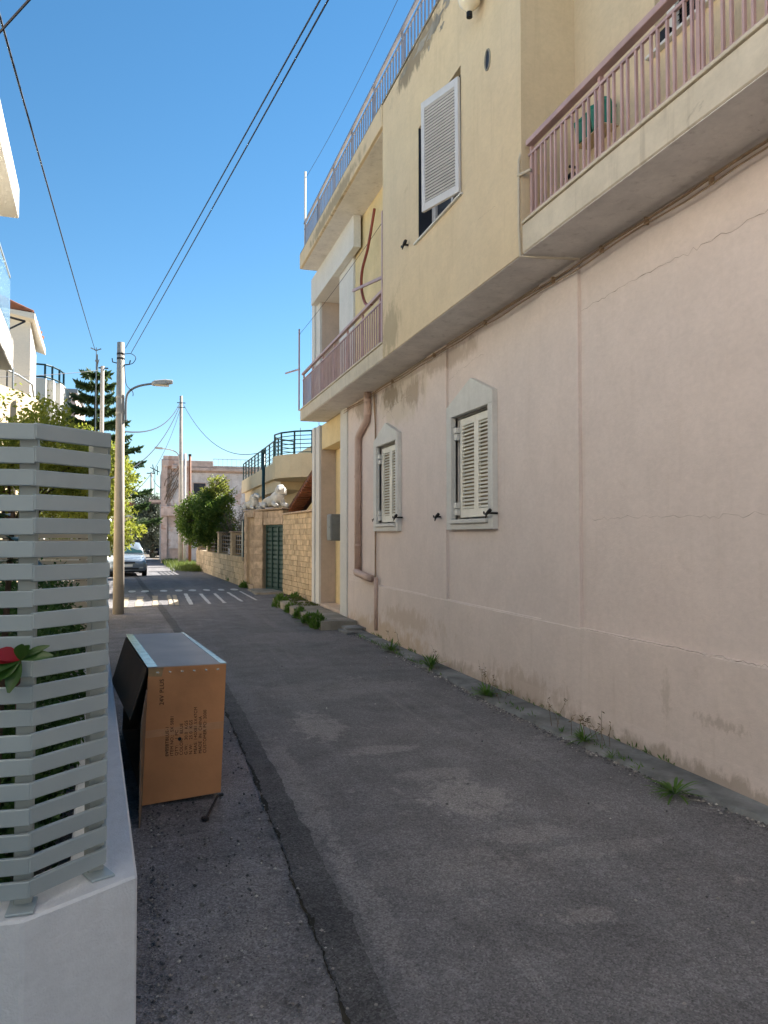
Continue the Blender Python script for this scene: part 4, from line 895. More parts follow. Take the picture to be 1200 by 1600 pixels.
# olive tree by the far corner
tree('olive_tree','grey green olive tree at the far corner by the ruined pink house',(0.35,62,0),(0.3,62,1.8),0.16,
     [((0.25,61.8,2.6),1.5,1.3,1.6),((0.6,62,1.5),1.1,1.2,1.2),((-0.2,62,3.9),1.2,1.0,1.2),((0.7,62,3.3),1.0,1.0,1.3)],'leaf_olive',110,26,0.18,0.3)

# ------------------------------------------------------------------ weeds along the house wall
def weed(x, y, s, label, n=26, stalks=0, z=0.0, flat=0.0):
    t = thing('weed_tuft',(x,y,z),label,'weed','weeds along the foot of the house wall')
    m_=MB()
    for i in range(n):
        a=random.random()*6.283; r=random.random()*0.06*s*4; el=random.uniform(0.25,1.2)*(1-flat)
        d=Vector((math.cos(a)*math.cos(el),math.sin(a)*math.cos(el),math.sin(el))); L=s*random.uniform(0.7,1.6); w=s*random.uniform(0.06,0.14)
        leafshape(m_,(x+math.cos(a)*r*0.5,y+math.sin(a)*r,z+0.02),d,(0,0,1) if abs(d.z)<0.95 else (1,0,0),L,w,0.1,random.uniform(0.1,0.5),4)
    build(m_,'blades','leaf_grass',t,fix=False)
    if stalks:
        m_=MB()
        for i in range(stalks):
            h=random.uniform(0.12,0.36); px_,py_=x+random.uniform(0.0,0.12),y+random.uniform(-0.3,0.3); lx,ly=random.uniform(-0.12,0.04),random.uniform(-0.18,0.18)
            pts=[(px_,py_,z),(px_+lx*0.4,py_+ly*0.3,z+h*0.5),(px_+lx,py_+ly,z+h)]; m_.tube(pts,[0.0028,0.002,0.001],4)
            for j in range(6):
                q=Vector(pts[1]).lerp(Vector(pts[2]),random.random()); leaf_card(m_,q,rnd_dir(),rnd_dir(),random.uniform(0.02,0.05),0.01)
        build(m_,'dry_stalks','dry',t,fix=False)
weed(3.21,4.17,0.15,'weed rosette nearest the camera growing at the road edge',44,0,0,0.3)
weed(3.27,4.95,0.06,'tiny weed by the footing strip between two larger tufts',22)
weed(3.32,5.40,0.12,'tuft with tall dry stalks rising against the wall near the road edge',46,9,0.01)
weed(3.30,5.72,0.07,'small low tuft beside the tuft with dry stalks',22,3,0.0)
weed(3.33,7.25,0.15,'dense green tuft with brown stalks in front of the plinth below the large window',60,8)
weed(3.38,9.0,0.17,'upright bright green grass tuft on the footing strip',46,2,0.01)
weed(3.34,10.5,0.16,'bushy green tuft nearest the broken slabs',60,2)
weed(2.92,14.2,0.24,'dark green clump at the near end of the doorstep edge',90,0)
weed(2.95,15.4,0.19,'low clump growing along the middle of the doorstep edge',70,0)
weed(3.02,16.9,0.17,'clump along the doorstep edge just before its far end',60,0)
weed(3.08,18.4,0.26,'leafy clump at the far end of the doorstep',110,0)
weed(3.62,19.7,0.16,'low weeds at the foot of the tan stone wall near the green gate',60,0)
weed(3.02,24.7,0.2,'weeds at the foot of the stone gate pillar',70,0)
weed(2.85,28.5,0.17,'weeds at the foot of the low stone wall under the grilles',70,0)
def clump(x, y, z, r, h, label, n=420):
    t = thing('weed_clump',(x,y,z),label,'weed','leafy weeds along the doorstep')
    m_=MB()
    for i in range(n):
        d=rnd_dir(); q=Vector((x+d.x*r*random.random()**0.4,y+d.y*r*1.7*random.random()**0.4,z+abs(d.z)*h*random.random()**0.5))
        leaf_card(m_,q,Vector((d.x,d.y,0.5+random.random())),rnd_dir(),random.uniform(0.04,0.09),random.uniform(0.02,0.035))
    build(m_,'foliage','leaf_grass',t,fix=False)
    m_=MB()
    for i in range(8): a=rnd_dir(); m_.tube([(x,y,z),(x+a.x*r,y+a.y*r,z+h*0.8)],[0.006,0.002],4)
    build(m_,'stems','leaf_grass',t,fix=False)
clump(2.93,13.55,0,0.14,0.27,'dense dark clump at the near corner of the doorstep',520); clump(2.93,14.35,0,0.12,0.2,'smaller clump just behind the corner clump of the doorstep')
clump(2.95,15.3,0,0.13,0.22,'clump at the middle of the doorstep kerb side'); clump(2.97,16.5,0,0.12,0.2,'low clump past the middle of the doorstep kerb side')
clump(3.0,17.9,0,0.2,0.3,'widest leafy clump at the far corner of the doorstep',620); clump(3.6,19.4,0,0.16,0.2,'clump against the foot of the tan stone wall'); clump(2.98,24.9,0,0.14,0.2,'clump at the foot of the niche in the gate pillars')
cw=MB()
for i in range(1500):
    y=2.2+10.6*random.random()
    if noise.noise(Vector((y*1.3,7,2)))<0.02: continue
    x=(3.585 if random.random()<0.45 else 3.32+0.06*random.random()) + random.gauss(0,0.012); zz=0.03 if x>3.42 else 0.01
    leaf_card(cw,Vector((x,y,zz)),Vector((random.uniform(-0.8,0.4),random.uniform(-0.7,0.7),random.uniform(0.3,1))),rnd_dir(),random.uniform(0.025,0.075),random.uniform(0.006,0.014))
tag(build(cw,'crack_weeds','leaf_grass',None,fix=False),'sparse green blades growing from the cracks along the footing strip','weeds',kind='stuff')
db=MB()
for i in range(2600):
    y=1.8+11*random.random(); f=[p for p in ft_l]
    for (x0,y0),(x1,y1) in zip(ft_l,ft_l[1:]):
        if y0<=y<=y1: xe=x0+(x1-x0)*(y-y0)/(y1-y0)
    x=xe-0.03-abs(random.gauss(0,0.05)); r=0.004+0.011*random.random()**3; z=0.004+r*0.3; a=random.random()*6.28; ca,sa=math.cos(a)*r,math.sin(a)*r
    db.add([(x+ca,y+sa,z),(x-sa,y+ca,z),(x-ca,y-sa,z),(x+sa,y-ca,z),(x,y,z+r*0.7)],[(0,1,4),(1,2,4),(2,3,4),(3,0,4)])
tag(build(db,'edge_debris',pebmat(),fix=False),'dark grit and small stones along the edge of the footing strip','grit',kind='stuff')
ms=MB()
for i in range(900):
    y=16.2+2.3*random.random(); x=3.1+0.45*random.random()**0.7
    if noise.noise(Vector((x*3,y*2,0)))<-0.1: continue
    leaf_card(ms,Vector((x,y,0.16)),Vector((random.uniform(-1,1),random.uniform(-1,1),0.8)),rnd_dir(),0.045,0.02)
tag(build(ms,'moss','leaf_moss',None,fix=False),'green moss and short grass on top of the doorstep','moss',kind='stuff')
gv=MB()
for i in range(5200):
    y=36.5+12.5*random.random(); xc=2.0-0.06*(y-40); x=xc+random.gauss(0,0.45)
    if x < 1.05-(y-40)*0.02: continue
    leaf_card(gv,Vector((x,y,0)),Vector((random.uniform(-0.5,0.5),random.uniform(-0.5,0.5),1)),rnd_dir(),random.uniform(0.12,0.42),0.03)
tag(build(gv,'verge_grass',leafmat('verge_blade',(0.07,0.12,0.02),(0.2,0.24,0.05),0.35),None,fix=False),'long green grass on the verge around the far poles','grass',kind='stuff')

# ------------------------------------------------------------------ poles, lamps, wires
pole = thing('street_pole',(-0.57,17.3,0),'near round concrete pole with a street lamp arm','pole')
m_=MB(); m_.tube([(-0.57,17.3,0),(-0.575,17.3,2.5),(-0.58,17.3,5.8)],[0.118,0.105,0.075],14); build(m_,'shaft','polecon',pole,smooth=True)
for z,r in ((4.62,0.09),(4.28,0.092),(5.55,0.083),(5.45,0.083)):
    m_=MB(); m_.lathe([(r,-0.02),(r,0.02)],(-0.578,17.3,z),14); build(m_,'band','iron' if z>5 else 'lamphead',pole)
m_=MB(); m_.tube(crv([(-0.46,17.28,4.1),(-0.46,17.28,4.55),(-0.40,17.28,4.75),(-0.2,17.27,4.88),(0.1,17.26,4.95)]),0.024,8); arm=build(m_,'lamp_arm','lampmetal',pole,smooth=True)
m_=MB(); m_.loft([[Vector((x,17.25+dy*w,z+dz*h)) for dy,dz in ((-1,-0.6),(1,-0.6),(0.8,0.6),(0,0.9),(-0.8,0.6))] for x,z,w,h in ((0.06,4.94,0.05,0.045),(0.12,4.955,0.09,0.075),(0.35,4.985,0.10,0.08),(0.50,5.0,0.06,0.05))]); build(m_,'lamp_head','lamphead',pole,0.004)
m_=MB(); m_.box(0.14,0.42,17.18,17.32,4.905,4.925); build(m_,'lamp_lens','lampglass',pole)
m_=MB(); m_.tube([(-0.66,17.28,5.35),(-0.74,17.25,5.36),(-0.75,17.25,5.44)],0.012,6); m_.tube([(-0.50,17.28,5.32),(-0.40,17.25,5.33),(-0.38,17.25,5.42)],0.014,6); m_.tube(crv([(-0.49,17.25,5.55),(-0.36,17.25,5.56),(-0.27,17.25,5.48),(-0.33,17.25,5.36),(-0.42,17.25,5.33)]),0.008,5); m_.tube(crv([(-0.50,17.24,5.3),(-0.46,17.24,4.9),(-0.33,17.24,4.75),(-0.32,17.24,4.65)]),0.008,5); build(m_,'pole_fittings','iron',pole)
pole2 = thing('street_pole',(1.76,43.7,0),'tall slim far pole, its lit side painted as a white half, with a lamp arm to the left','pole')
m_=MB(); m_.tube([(1.74,43.7,0),(1.72,43.7,9.4)],[0.115,0.08],12); build(m_,'shaft','polecon',pole2,smooth=True)
m_=MB(); m_.tube([(1.97,43.6,0),(1.93,43.6,6.2)],[0.085,0.075],10); build(m_,'painted_lit_side','polewhite',pole2,smooth=True)  # white pole added to stand for the shaft's sunlit side
m_=MB(); m_.tube(crv([(1.66,43.6,5.6),(1.6,43.6,6.1),(1.3,43.6,6.35),(0.7,43.6,6.45)]),0.03,7); m_.obox((0.55,43.6,6.46),0.42,0.18,0.1,ry=R(4)); build(m_,'lamp_arm','lamphead',pole2)
m_=MB(); m_.tube([(1.5,43.6,9.0),(1.95,43.6,9.0)],0.025,6); m_.tube([(1.5,43.6,8.75),(1.95,43.6,8.75)],0.02,6); build(m_,'pole_fittings','iron',pole2)
p3 = thing('street_pole',(2.22,43.4,0),'short rusty brown pole beside the tall slim far pole','pole')
m_=MB(); m_.tube([(2.24,43.4,0),(2.2,43.4,6.1)],[0.085,0.07],10); build(m_,'shaft','polerust',p3,smooth=True)
m_=MB(); m_.lathe([(0.085,-0.06),(0.085,0.06)],(2.2,43.4,6.1),10); build(m_,'cap','iron',p3)
p4 = thing('thin_pole',(-1.2,22,0),'thin grey pole in front of the tiered pine','pole')
m_=MB(); m_.tube([(-1.2,22,0),(-1.2,22,6.25)],[0.065,0.05],9); build(m_,'shaft','polecon',p4,smooth=True)
m_=MB(); m_.tube([(-1.3,22,6.2),(-1.05,22,6.2)],0.02,6); build(m_,'crossbar','iron',p4)
p5 = thing('antenna_mast',(-1.52,24.6,0),'thin dark mast with small crossbars above the pine top','mast')
m_=MB(); m_.tube([(-1.52,24.6,0),(-1.52,24.6,7.35)],[0.025,0.014],6); build(m_,'shaft','lampmetal',p5)
m_=MB(); m_.tube([(-1.68,24.6,7.33),(-1.52,24.6,7.26),(-1.38,24.6,7.32)],0.018,6); m_.tube([(-1.55,24.6,6.95),(-1.46,24.6,6.95)],0.03,6); m_.tube([(-1.52,24.6,6.6),(-1.44,24.6,7.0)],0.012,6); build(m_,'crossbar','lampmetal',p5)
p6 = thing('thin_pole',(0.15,70,0),'distant grey utility pole at the end of the lane','pole')
m_=MB(); m_.tube([(0.35,72,0),(0.3,72,7.4)],[0.12,0.08],8); build(m_,'shaft','polecon',p6,smooth=True)
m_=MB(); m_.tube([(-0.1,72,7.3),(0.6,72,7.3)],0.05,6); build(m_,'crossbar','iron',p6)
def wire(pts, r, label, group=None): 
    m_=MB(); m_.tube(pts,r,5); return tag(build(m_,'overhead_wire','wire',None,at=pts[0]),label,'wire',group)
OW='overhead wires'
wire(sag((-0.484,17.25,5.673),(2.084,-3,5.02),0.03),0.0065,'upper of the two dark wires rising from the near pole to the right',OW)
wire(sag((-0.365,17.25,5.584),(2.10,-3,5.10),0.03),0.0065,'lower of the two dark wires rising from the near pole to the right',OW)
wire(sag((-1.55,24.6,7.25),(-0.753,1.5,4.36),0.06,24),0.008,'single thin wire from the mast over the left edge of the sky',OW)
wire(sag((-3.1,8.1,4.15),(1.3,1.2,4.62),0.05),0.007,'thick black cable crossing the top left corner of the sky',OW)
wire(sag((1.66,43.6,9.0),(-0.52,17.35,3.9),0.5),0.018,'upper wire from the tall far pole down to the near pole',OW)
wire(sag((1.66,43.6,8.85),(-1.0,22,3.2),0.7),0.018,'middle of the three wires falling left from the tall far pole',OW)
wire(sag((1.66,43.6,8.6),(-0.6,26,2.9),0.7),0.012,'lowest of the three wires falling left from the tall far pole',OW)
wire(sag((1.85,43.6,8.9),(4.3,30,4.95),1.0),0.014,'sagging wire from the tall far pole to the cream house roof',OW)
wire(sag((-3.6,14.5,4.3),(-1.2,22,6.15),0.06),0.007,'thin wire from the left house across to the thin grey pole',OW)
wire(sag((0.3,72,7.2),(0.9,49,4.6),0.3),0.02,'distant wire between the far utility pole and the ruined house',OW)

# ------------------------------------------------------------------ stone walls beyond the house
def stone_blocks(par, a, b, z0, z1, ch, sw, mat='stone', proud=0.02, thick=0.25, seed=0, core=True, corename='wall_core'):
    """blocks laid in courses on the road face of a wall from a to b (its left when walking a to b)"""
    rr = random.Random(seed); a=Vector((a[0],a[1],0)); b=Vector((b[0],b[1],0)); d=b-a; ln=d.length; d.normalize(); nrm=Vector((-d.y,d.x,0)); rz=math.atan2(d.y,d.x)
    if core:
        m_=MB(); c=(a+b)/2-nrm*thick/2; m_.obox((c.x,c.y,(z0+z1)/2),ln,thick,z1-z0,rz=rz); build(m_,corename,'mortar',par)
    me = [MB().box(-0.5,0.5,-0.5,0.5,-0.5,0.5).mesh('stone',mat,bevel=0.045) for _ in range(1)]
    nc=max(1,round((z1-z0)/ch)); hz=(z1-z0)/nc
    for j in range(nc):
        x=0.0
        while x<ln-0.02:
            w=min(sw*rr.uniform(0.65,1.4),ln-x); 
            if ln-x-w<sw*0.4: w=ln-x
            pr=proud*rr.uniform(0.5,1.3); p=a+d*(x+w/2)+nrm*(pr/2)
            place(me[0],'stone',par,(p.x,p.y,z0+hz*(j+0.5)),rz,(w-0.013,pr+0.03,hz-0.012)); x+=w
tw = thing('stone_wall',(3.87,20.3,0),'tan block stone wall beside the dark green gate','wall')
stone_blocks(tw,(3.97,18.0),(3.75,21.98),0.02,2.26,0.14,0.30,seed=3,proud=0.014)
m_=MB(); m_.bar((3.90+0.1,17.98,2.285),(3.68+0.17,22.0,2.285),0.34,0.045); build(m_,'coping','stonepink',tw,0.01)
# return wall at the gate
gwll = thing('gate_pillars',(3.3,24.2,0),'tan stone gate pillars with a niche and a lintel over the green gate','gate pillar')
stone_blocks(gwll,(3.40,23.68),(3.18,24.0),0,2.42,0.22,0.4,'stonepink',0.012,0.42,5,corename='pillar_core')
m_=MB(); m_.obox((3.52,24.55,1.28),0.3,0.95,2.28,rz=R(15)); build(m_,'niche_back','stonepink',gwll)
stone_blocks(gwll,(3.34,24.1),(3.14,24.95),0.12,2.25,0.25,0.6,'stonepink',0.008,0.2,6,corename='niche_core')
stone_blocks(gwll,(3.06,24.85),(3.02,25.15),0,2.42,0.22,0.4,'stonepink',0.012,0.4,7,corename='pillar_core')
m_=MB(); m_.prism([(3.13,23.95),(3.02,25.2),(3.45,25.25),(3.5,24.0)],'z',2.25,2.44); build(m_,'niche_head','stonepink',gwll,0.01)
m_=MB(); m_.prism([(3.13,23.95),(3.02,25.2),(3.3,25.25),(3.35,24.0)],'z',0.0,0.14); build(m_,'niche_base','stonepink',gwll,0.01)
stone_blocks(gwll,(3.80,22.35),(3.42,23.66),2.0,2.42,0.21,0.5,'stonepink',0.012,0.3,8,corename='lintel_core')
m_=MB(); m_.prism([(3.72,22.2),(3.36,23.6),(2.97,25.22),(3.42,25.3),(3.80,23.7),(4.1,22.3)],'z',2.44,2.49); build(m_,'coping','stonepink',gwll,0.01)
# dark green gate
gt = thing('metal_gate',(3.68,23.0,0),'dark green metal gate with horizontal slats between the stone pillars','gate')
ga, gb = Vector((3.85,22.25,0)), Vector((3.50,23.62,0)); gd=(gb-ga); gl=gd.length; grz=math.atan2(gd.y,gd.x); gd.normalize()
m_=MB()
for t in (0.02,0.36,0.68,0.98):
    p=ga+gd*gl*t; m_.obox((p.x,p.y,1.02),0.05,0.05,1.92,rz=grz)
for z in (0.08,1.96): p=(ga+gb)/2; m_.obox((p.x,p.y,z),gl,0.045,0.06,rz=grz)
build(m_,'frame','greengate',gt)
m_=MB(); p=(ga+gb)/2+Vector((0.05,0.01,0)); m_.obox((p.x,p.y,1.02),gl-0.05,0.01,1.84,rz=grz); build(m_,'backing_sheet','greengate',gt)
me=MB().obox((0,0,0),gl-0.06,0.02,0.085).mesh('slat','greenslat')
for k in range(13): p=(ga+gb)/2+Vector((0.022,0.005,0)); place(me,'slat',gt,(p.x,p.y,0.20+0.138*k),grz)
tag(rough_slab(2.95,3.75,21.9,23.7,0.0,0.07,'gate_ramp','concrete',seed=8,amp=0.02),'small concrete ramp on the road in front of the green gate','ramp')
# low wall with grilles
lwll = thing('low_wall',(2.8,31.5,0),'low tan stone wall with dark iron grilles between stone posts','wall')
la, lb = Vector((3.02,25.2,0)), Vector((2.36,39.3,0)); ld=(lb-la).normalized(); lln=(lb-la).length
def lp(t): return la+ld*t
stone_blocks(lwll,(la.x,la.y),(lb.x,lb.y),0.0,0.98,0.195,0.46,'stone',0.014,0.28,9)
for t in (2.6,6.0,9.6,13.4):
    a=lp(t-0.2); b=lp(t+0.2); stone_blocks(lwll,(a.x-0.02,a.y),(b.x-0.02,b.y),0.985,1.78,0.27,0.45,'stone',0.012,0.34,int(t*10),corename='post_core')
    m_=MB(); c=lp(t)+Vector((0.13,0,1.81)); m_.obox(c,0.5,0.42,0.05,rz=math.atan2(ld.y,ld.x)); build(m_,'post_cap','stonepink',lwll,0.01)
for (a,b) in ((0.1,2.35),(2.85,5.75),(6.25,9.35),(9.85,13.15)):
    m_=MB(); 
    for k in range(5):
        z=1.06+0.15*k; p=lp((a+b)/2)+Vector((0.1,0,z)); m_.obox(p,b-a,0.03,0.03,rz=math.atan2(ld.y,ld.x))
    n=max(4,int((b-a)/0.42))
    for k in range(n+1):
        p=lp(a+(b-a)*k/n)+Vector((0.1,0,1.36)); m_.obox(p,0.03,0.028,0.66,rz=math.atan2(ld.y,ld.x))
    build(m_,'grille','iron',lwll)
dpn = thing('side_gate',(3.0,25.6,0.9),'dark green metal side panel next to the stone pillar','gate')
m_=MB(); m_.obox((3.02,25.5,1.52),0.05,0.5,1.30,rz=R(2)); build(m_,'panel','greengate',dpn,0.01)
m_=MB(); m_.obox((2.985,25.25,1.52),0.03,0.04,1.36); build(m_,'frame','greenrail',dpn)
# lions on the gate: skinned bodies
def skin_mesh(nodes, edges, name, mat, sub=2):
    me=bpy.data.meshes.new(name); me.from_pydata([n[0] for n in nodes],edges,[])
    o=bpy.data.objects.new(name,me); col.objects.link(o)
    o.modifiers.new('s','SKIN'); s=o.modifiers.new('u','SUBSURF'); s.levels=sub; s.render_levels=sub
    for i,n in enumerate(nodes): me.skin_vertices[0].data[i].radius=(n[1],n[1]); me.skin_vertices[0].data[i].use_root=(i==0)
    bpy.context.view_layer.update()
    m2=bpy.data.meshes.new_from_object(o.evaluated_get(bpy.context.evaluated_depsgraph_get())); bpy.data.objects.remove(o)
    m2.materials.clear(); m2.materials.append(M[mat])
    for p in m2.polygons: p.use_smooth=True
    return m2
lion_body = skin_mesh([((0,0,0.17),0.13),((0.22,0,0.19),0.135),((0.45,0,0.17),0.15),((0.60,0,0.12),0.09),((-0.18,0,0.26),0.13),((-0.28,0,0.36),0.10),
    ((-0.2,0.12,0.08),0.06),((-0.48,0.13,0.045),0.045),((-0.2,-0.12,0.08),0.06),((-0.48,-0.13,0.045),0.045),
    ((0.45,0.13,0.10),0.09),((0.28,0.17,0.05),0.05),((0.45,-0.13,0.10),0.09),((0.28,-0.17,0.05),0.05),((0.68,0.05,0.06),0.03),((0.62,0.2,0.05),0.025)],
    [(0,1),(1,2),(2,3),(0,4),(4,5),(4,6),(6,7),(4,8),(8,9),(2,10),(10,11),(2,12),(12,13),(3,14),(14,15)],'body','statue')
lion_head = skin_mesh([((0,0,0),0.085),((-0.09,0,-0.02),0.06),((-0.15,0,-0.045),0.042),((-0.17,0,-0.05),0.03),((0.02,0.07,0.075),0.022),((0.02,-0.07,0.075),0.022)],[(0,1),(1,2),(2,3),(0,4),(0,5)],'head','statue')
lion_mane = skin_mesh([((0.06,0,0.0),0.13),((0.08,0,-0.12),0.13),((0.05,0.09,-0.05),0.08),((0.05,-0.09,-0.05),0.08),((0.02,0,-0.2),0.09),((0.05,0.0,0.09),0.07)],[(0,1),(0,2),(0,3),(1,4),(0,5)],'mane','statue')
def lion(x,y,z,rz,hr,sc,label):
    t=thing('lion_statue',(x,y,z),label,'statue','lion statues on the gate pillars'); t.rotation_euler=(0,0,rz); t.scale=(sc,sc,sc)
    for me,nm,p,r in ((lion_body,'body',(0,0,0),0),(lion_mane,'mane',(-0.28,0,0.42),hr),(lion_head,'head',(-0.33,0,0.44),hr)):
        o=bpy.data.objects.new(nm,me); col.objects.link(o); o.parent=t; o.location=p; o.rotation_euler=(0,0,r)
lion(3.66,22.95,2.49,R(100),R(-38),1.3,'white reclining lion statue over the green gate, facing the road')
lion(3.22,24.75,2.49,R(100),R(20),1.0,'greyish reclining lion statue on the far end of the gate pillars')
tp_=thing('thin_pole',(3.66,25.6,0),'dark green thin pole rising behind the lion statues','pole')
m_=MB(); m_.tube([(3.68,25.6,0),(3.68,25.6,4.45)],0.055,8); build(m_,'shaft','greenrail',tp_,smooth=True)
m_=MB(); m_.lathe([(0.07,0),(0.07,0.12)],(3.68,25.6,4.42),8); build(m_,'cap','greenrail',tp_)
# lean-to shed with a tiled roof
sh_ = thing('lean_to',(4.5,20,0),'yellow lean to shed with a tiled sloping roof behind the tan stone wall','shed')
m_=MB(); m_.prism([(17.06,0),(22.2,0),(22.2,2.25),(17.06,3.45)],'x',4.32,8); build(m_,'wall','yellow',sh_)
a=Vector((3.95,22.7,2.36)); b=Vector((3.95,17.07,3.72)); sl=(b-a); 
m_=MB(); m_.add([a,b,b+Vector((4.2,0,0)),a+Vector((4.2,0,0)),a+Vector((0,0,0.05)),b+Vector((0,0,0.05)),b+Vector((4.2,0,0.05)),a+Vector((4.2,0,0.05))],[(0,3,2,1),(4,5,6,7),(0,1,5,4),(1,2,6,5),(2,3,7,6),(3,0,4,7)]); rfo=build(m_,'roof','wood',sh_)
me=MB().prism([(-0.11,0),(-0.07,0.06),(0,0.085),(0.07,0.06),(0.11,0),(0.09,0),(0.05,0.045),(0,0.065),(-0.05,0.045),(-0.09,0)],'y',-0.24,0.24).mesh('roof_tile','tile')
sa=math.atan2(sl.z,-sl.y)
for i in range(13):
    for j in range(5):
        p=a+sl*((i+0.5)/13)+Vector((0.1+0.24*j,0,0.052)); place(me,'roof_tile',rfo,p,rot=(-sa,0,0))
for i in range(26):
    p=a+sl*((i+0.5)/26); m_=MB(); m_.obox((p.x+0.19,p.y,p.z-0.028),0.36,0.13,0.05,rx=-sa); build(m_,'eave_tile','tile',rfo)
# cream house with the terrace
ch = thing('house',(5.5,29,0),'cream house with curved balcony and dark teal railings behind the gate','house')
m_=MB(); m_.box(5.2,12,22.5,32.8,0,3.66); build(m_,'wall','housecream',ch)
m_=MB(); m_.box(8.02,16,17.1,23.4,0,7.6); build(m_,'hidden_sun_blocker','housecream',ch)  # unseen block added to keep the sun off the road
m_=MB(); m_.box(5.16,5.2,27.5,28.5,0.9,2.9); build(m_,'window','dark',ch)
m_=MB(); m_.box(4.2,12,26.1,36.3,3.66,4.23); build(m_,'terrace_slab','housecream',ch,0.01)
m_=MB(); m_.box(4.35,12,26.15,36.2,3.25,3.655); m_.v=[(x,y,z) for x,y,z in m_.v]; build(m_,'terrace_beam','housecream',ch)
cc=Vector((5.55,25.2,0)); rad=1.62
arc=[(cc.x+rad*math.cos(t),cc.y+rad*math.sin(t)) for t in [R(100+15*k) for k in range(13)]]
m_=MB(); m_.prism(arc+[(9.5,cc.y-rad*0.9),(9.5,cc.y+rad)],'z',3.52,4.26); build(m_,'curved_balcony','housecream',ch)
def rail_path(pts, z0, h, par, nb=6, gap=0.5):
    m_=MB()
    for k in range(nb):
        z=z0+0.06+(h-0.06)*k/(nb-1); m_.tube([(x,y,z) for x,y in pts],0.028 if k==nb-1 else 0.014,5)
    r_=build(m_,'terrace_railing','greenrail',par)
    for (x,y) in pts[::1]:
        p_=MB(); p_.box(x-0.025,x+0.025,y-0.025,y+0.025,z0,z0+h); build(p_,'rail_post','greenrail',r_)
rail_path([(4.26,26.15+1.0*k) for k in range(11)],4.23,0.78,ch)
rail_path([(cc.x+(rad-0.05)*math.cos(t),cc.y+(rad-0.05)*math.sin(t)) for t in [R(115+22*k) for k in range(7)]],4.26,0.72,ch)
m_=MB(); m_.box(5.6,8.5,27,33,4.23,4.9); build(m_,'roof_parapet','housecream',ch)
for (x,y,z) in ((5.3,24.4,6.0),(5.5,24.0,5.6),(4.9,25.5,5.3)):
    m_=MB(); m_.tube([(x,y,4.2),(x,y,z)],0.012,5); build(m_,'roof_rod','lampmetal',ch)
for i in range(5):
    m_=MB(); m_.obox((5.195,26.3+0.5*i,2.75+0.25*math.sin(i*2.1)),0.05,0.12,0.12,rx=0.6); build(m_,'wall_ornament','iron',ch)

# ------------------------------------------------------------------ ruined pink house
ru = thing('ruined_house',(3.5,50,0),'derelict pink two storey house with peeling plaster at the bend','house')
def ybox(mb,x0,x1,y0,y1,z0,z1): mb.box(x0,x1,y0,y1,z0,z1)
m_=MB(); m_.box(0.85,9,49.2,58,0,6.0); build(m_,'wall','ruin',ru)
m_=MB(); m_.box(0.80,1.15,49.0,49.3,0,6.4); m_.box(2.25,2.5,49.02,49.3,0,6.1); build(m_,'corner_pier','ruin',ru)
m_=MB(); m_.box(0.78,2.6,48.85,49.25,2.9,3.5); build(m_,'beam','ruin',ru,0.02)
m_=MB(); m_.box(1.35,2.25,49.12,49.198,3.55,5.6); build(m_,'upper_panel','ruinwhite',ru)
m_=MB(); m_.box(1.25,2.25,49.14,49.198,0.9,2.2); build(m_,'lower_panel','ruinwhite',ru)
m_=MB(); m_.box(2.55,9,49.12,49.198,0.0,5.6); build(m_,'right_panel','ruinwhite',ru)
m_=MB(); m_.box(0.8,3.9,48.95,49.4,5.95,6.35); m_.box(0.9,2.0,49.0,49.4,6.35,6.62); build(m_,'parapet','ruin',ru,0.03)
m_=MB(); m_.box(2.5,9.2,48.85,49.3,5.72,5.93); m_.box(3.9,9.2,48.9,49.3,5.935,6.05); build(m_,'cornice','ruin',ru,0.02)
w_=MB(); w_.box(2.72,3.45,49.09,49.118,4.15,4.95); w1=build(w_,'window','dark',ru); w_=MB(); w_.box(2.66,2.72,49.06,49.118,4.1,5.0); w_.box(3.45,3.51,49.06,49.118,4.1,5.0); w_.box(2.72,3.45,49.06,49.118,4.95,5.0); build(w_,'frame','ruin',w1)
w_=MB(); w_.box(2.0,2.24,49.1,49.14,0.0,2.3); build(w_,'doorway','polerust',ru)
m_=MB()
for k in range(16):
    x_=0.95+0.5*random.random(); z_=3.6+1.6*random.random()
    m_.tube(crv([(x_,48.97,z_),(x_+0.25*random.random(),48.93,z_+0.4),(x_+0.2+0.5*random.random(),48.95,min(5.95,z_+0.5+0.9*random.random()))],4),0.022,4)
build(m_,'vine_stems','twig',ru)
m_=MB(); m_.obox((1.55,48.9,5.95),0.28,0.2,0.25,rz=0.4); m_.obox((2.0,48.9,5.5),0.2,0.2,0.15,rz=0.2); build(m_,'loose_blocks','ruinwhite',ru,0.04)
m_=MB()
for k in range(14): m_.tube([(3.95+0.28*k,49.2,6.05),(3.95+0.28*k,49.2,6.5)],0.01,4)
m_.tube([(3.9,49.2,6.5),(8,49.2,6.5)],0.016,5); build(m_,'roof_railing','railgrey',ru)
m_=MB(); m_.box(0.1,0.84,49.6,52,3.75,3.9); m_.box(0.1,0.15,49.6,52,3.9,4.0); build(m_,'side_balcony','ruin',ru)
an=thing('roof_antenna',(0.45,53,5.2),'small roof aerial beside the ruined house','antenna')
m_=MB(); m_.tube([(0.45,53,3.9),(0.45,53,6.2)],0.02,5); build(m_,'mast','iron',an)
m_=MB(); m_.tube([(0.15,53,6.2),(0.75,53,5.9)],0.03,5); m_.tube([(0.3,53,6.4),(0.4,53,5.8)],0.03,5); m_.tube([(0.6,53,6.3),(0.6,53,5.7)],0.03,5); build(m_,'aerial','iron',an)
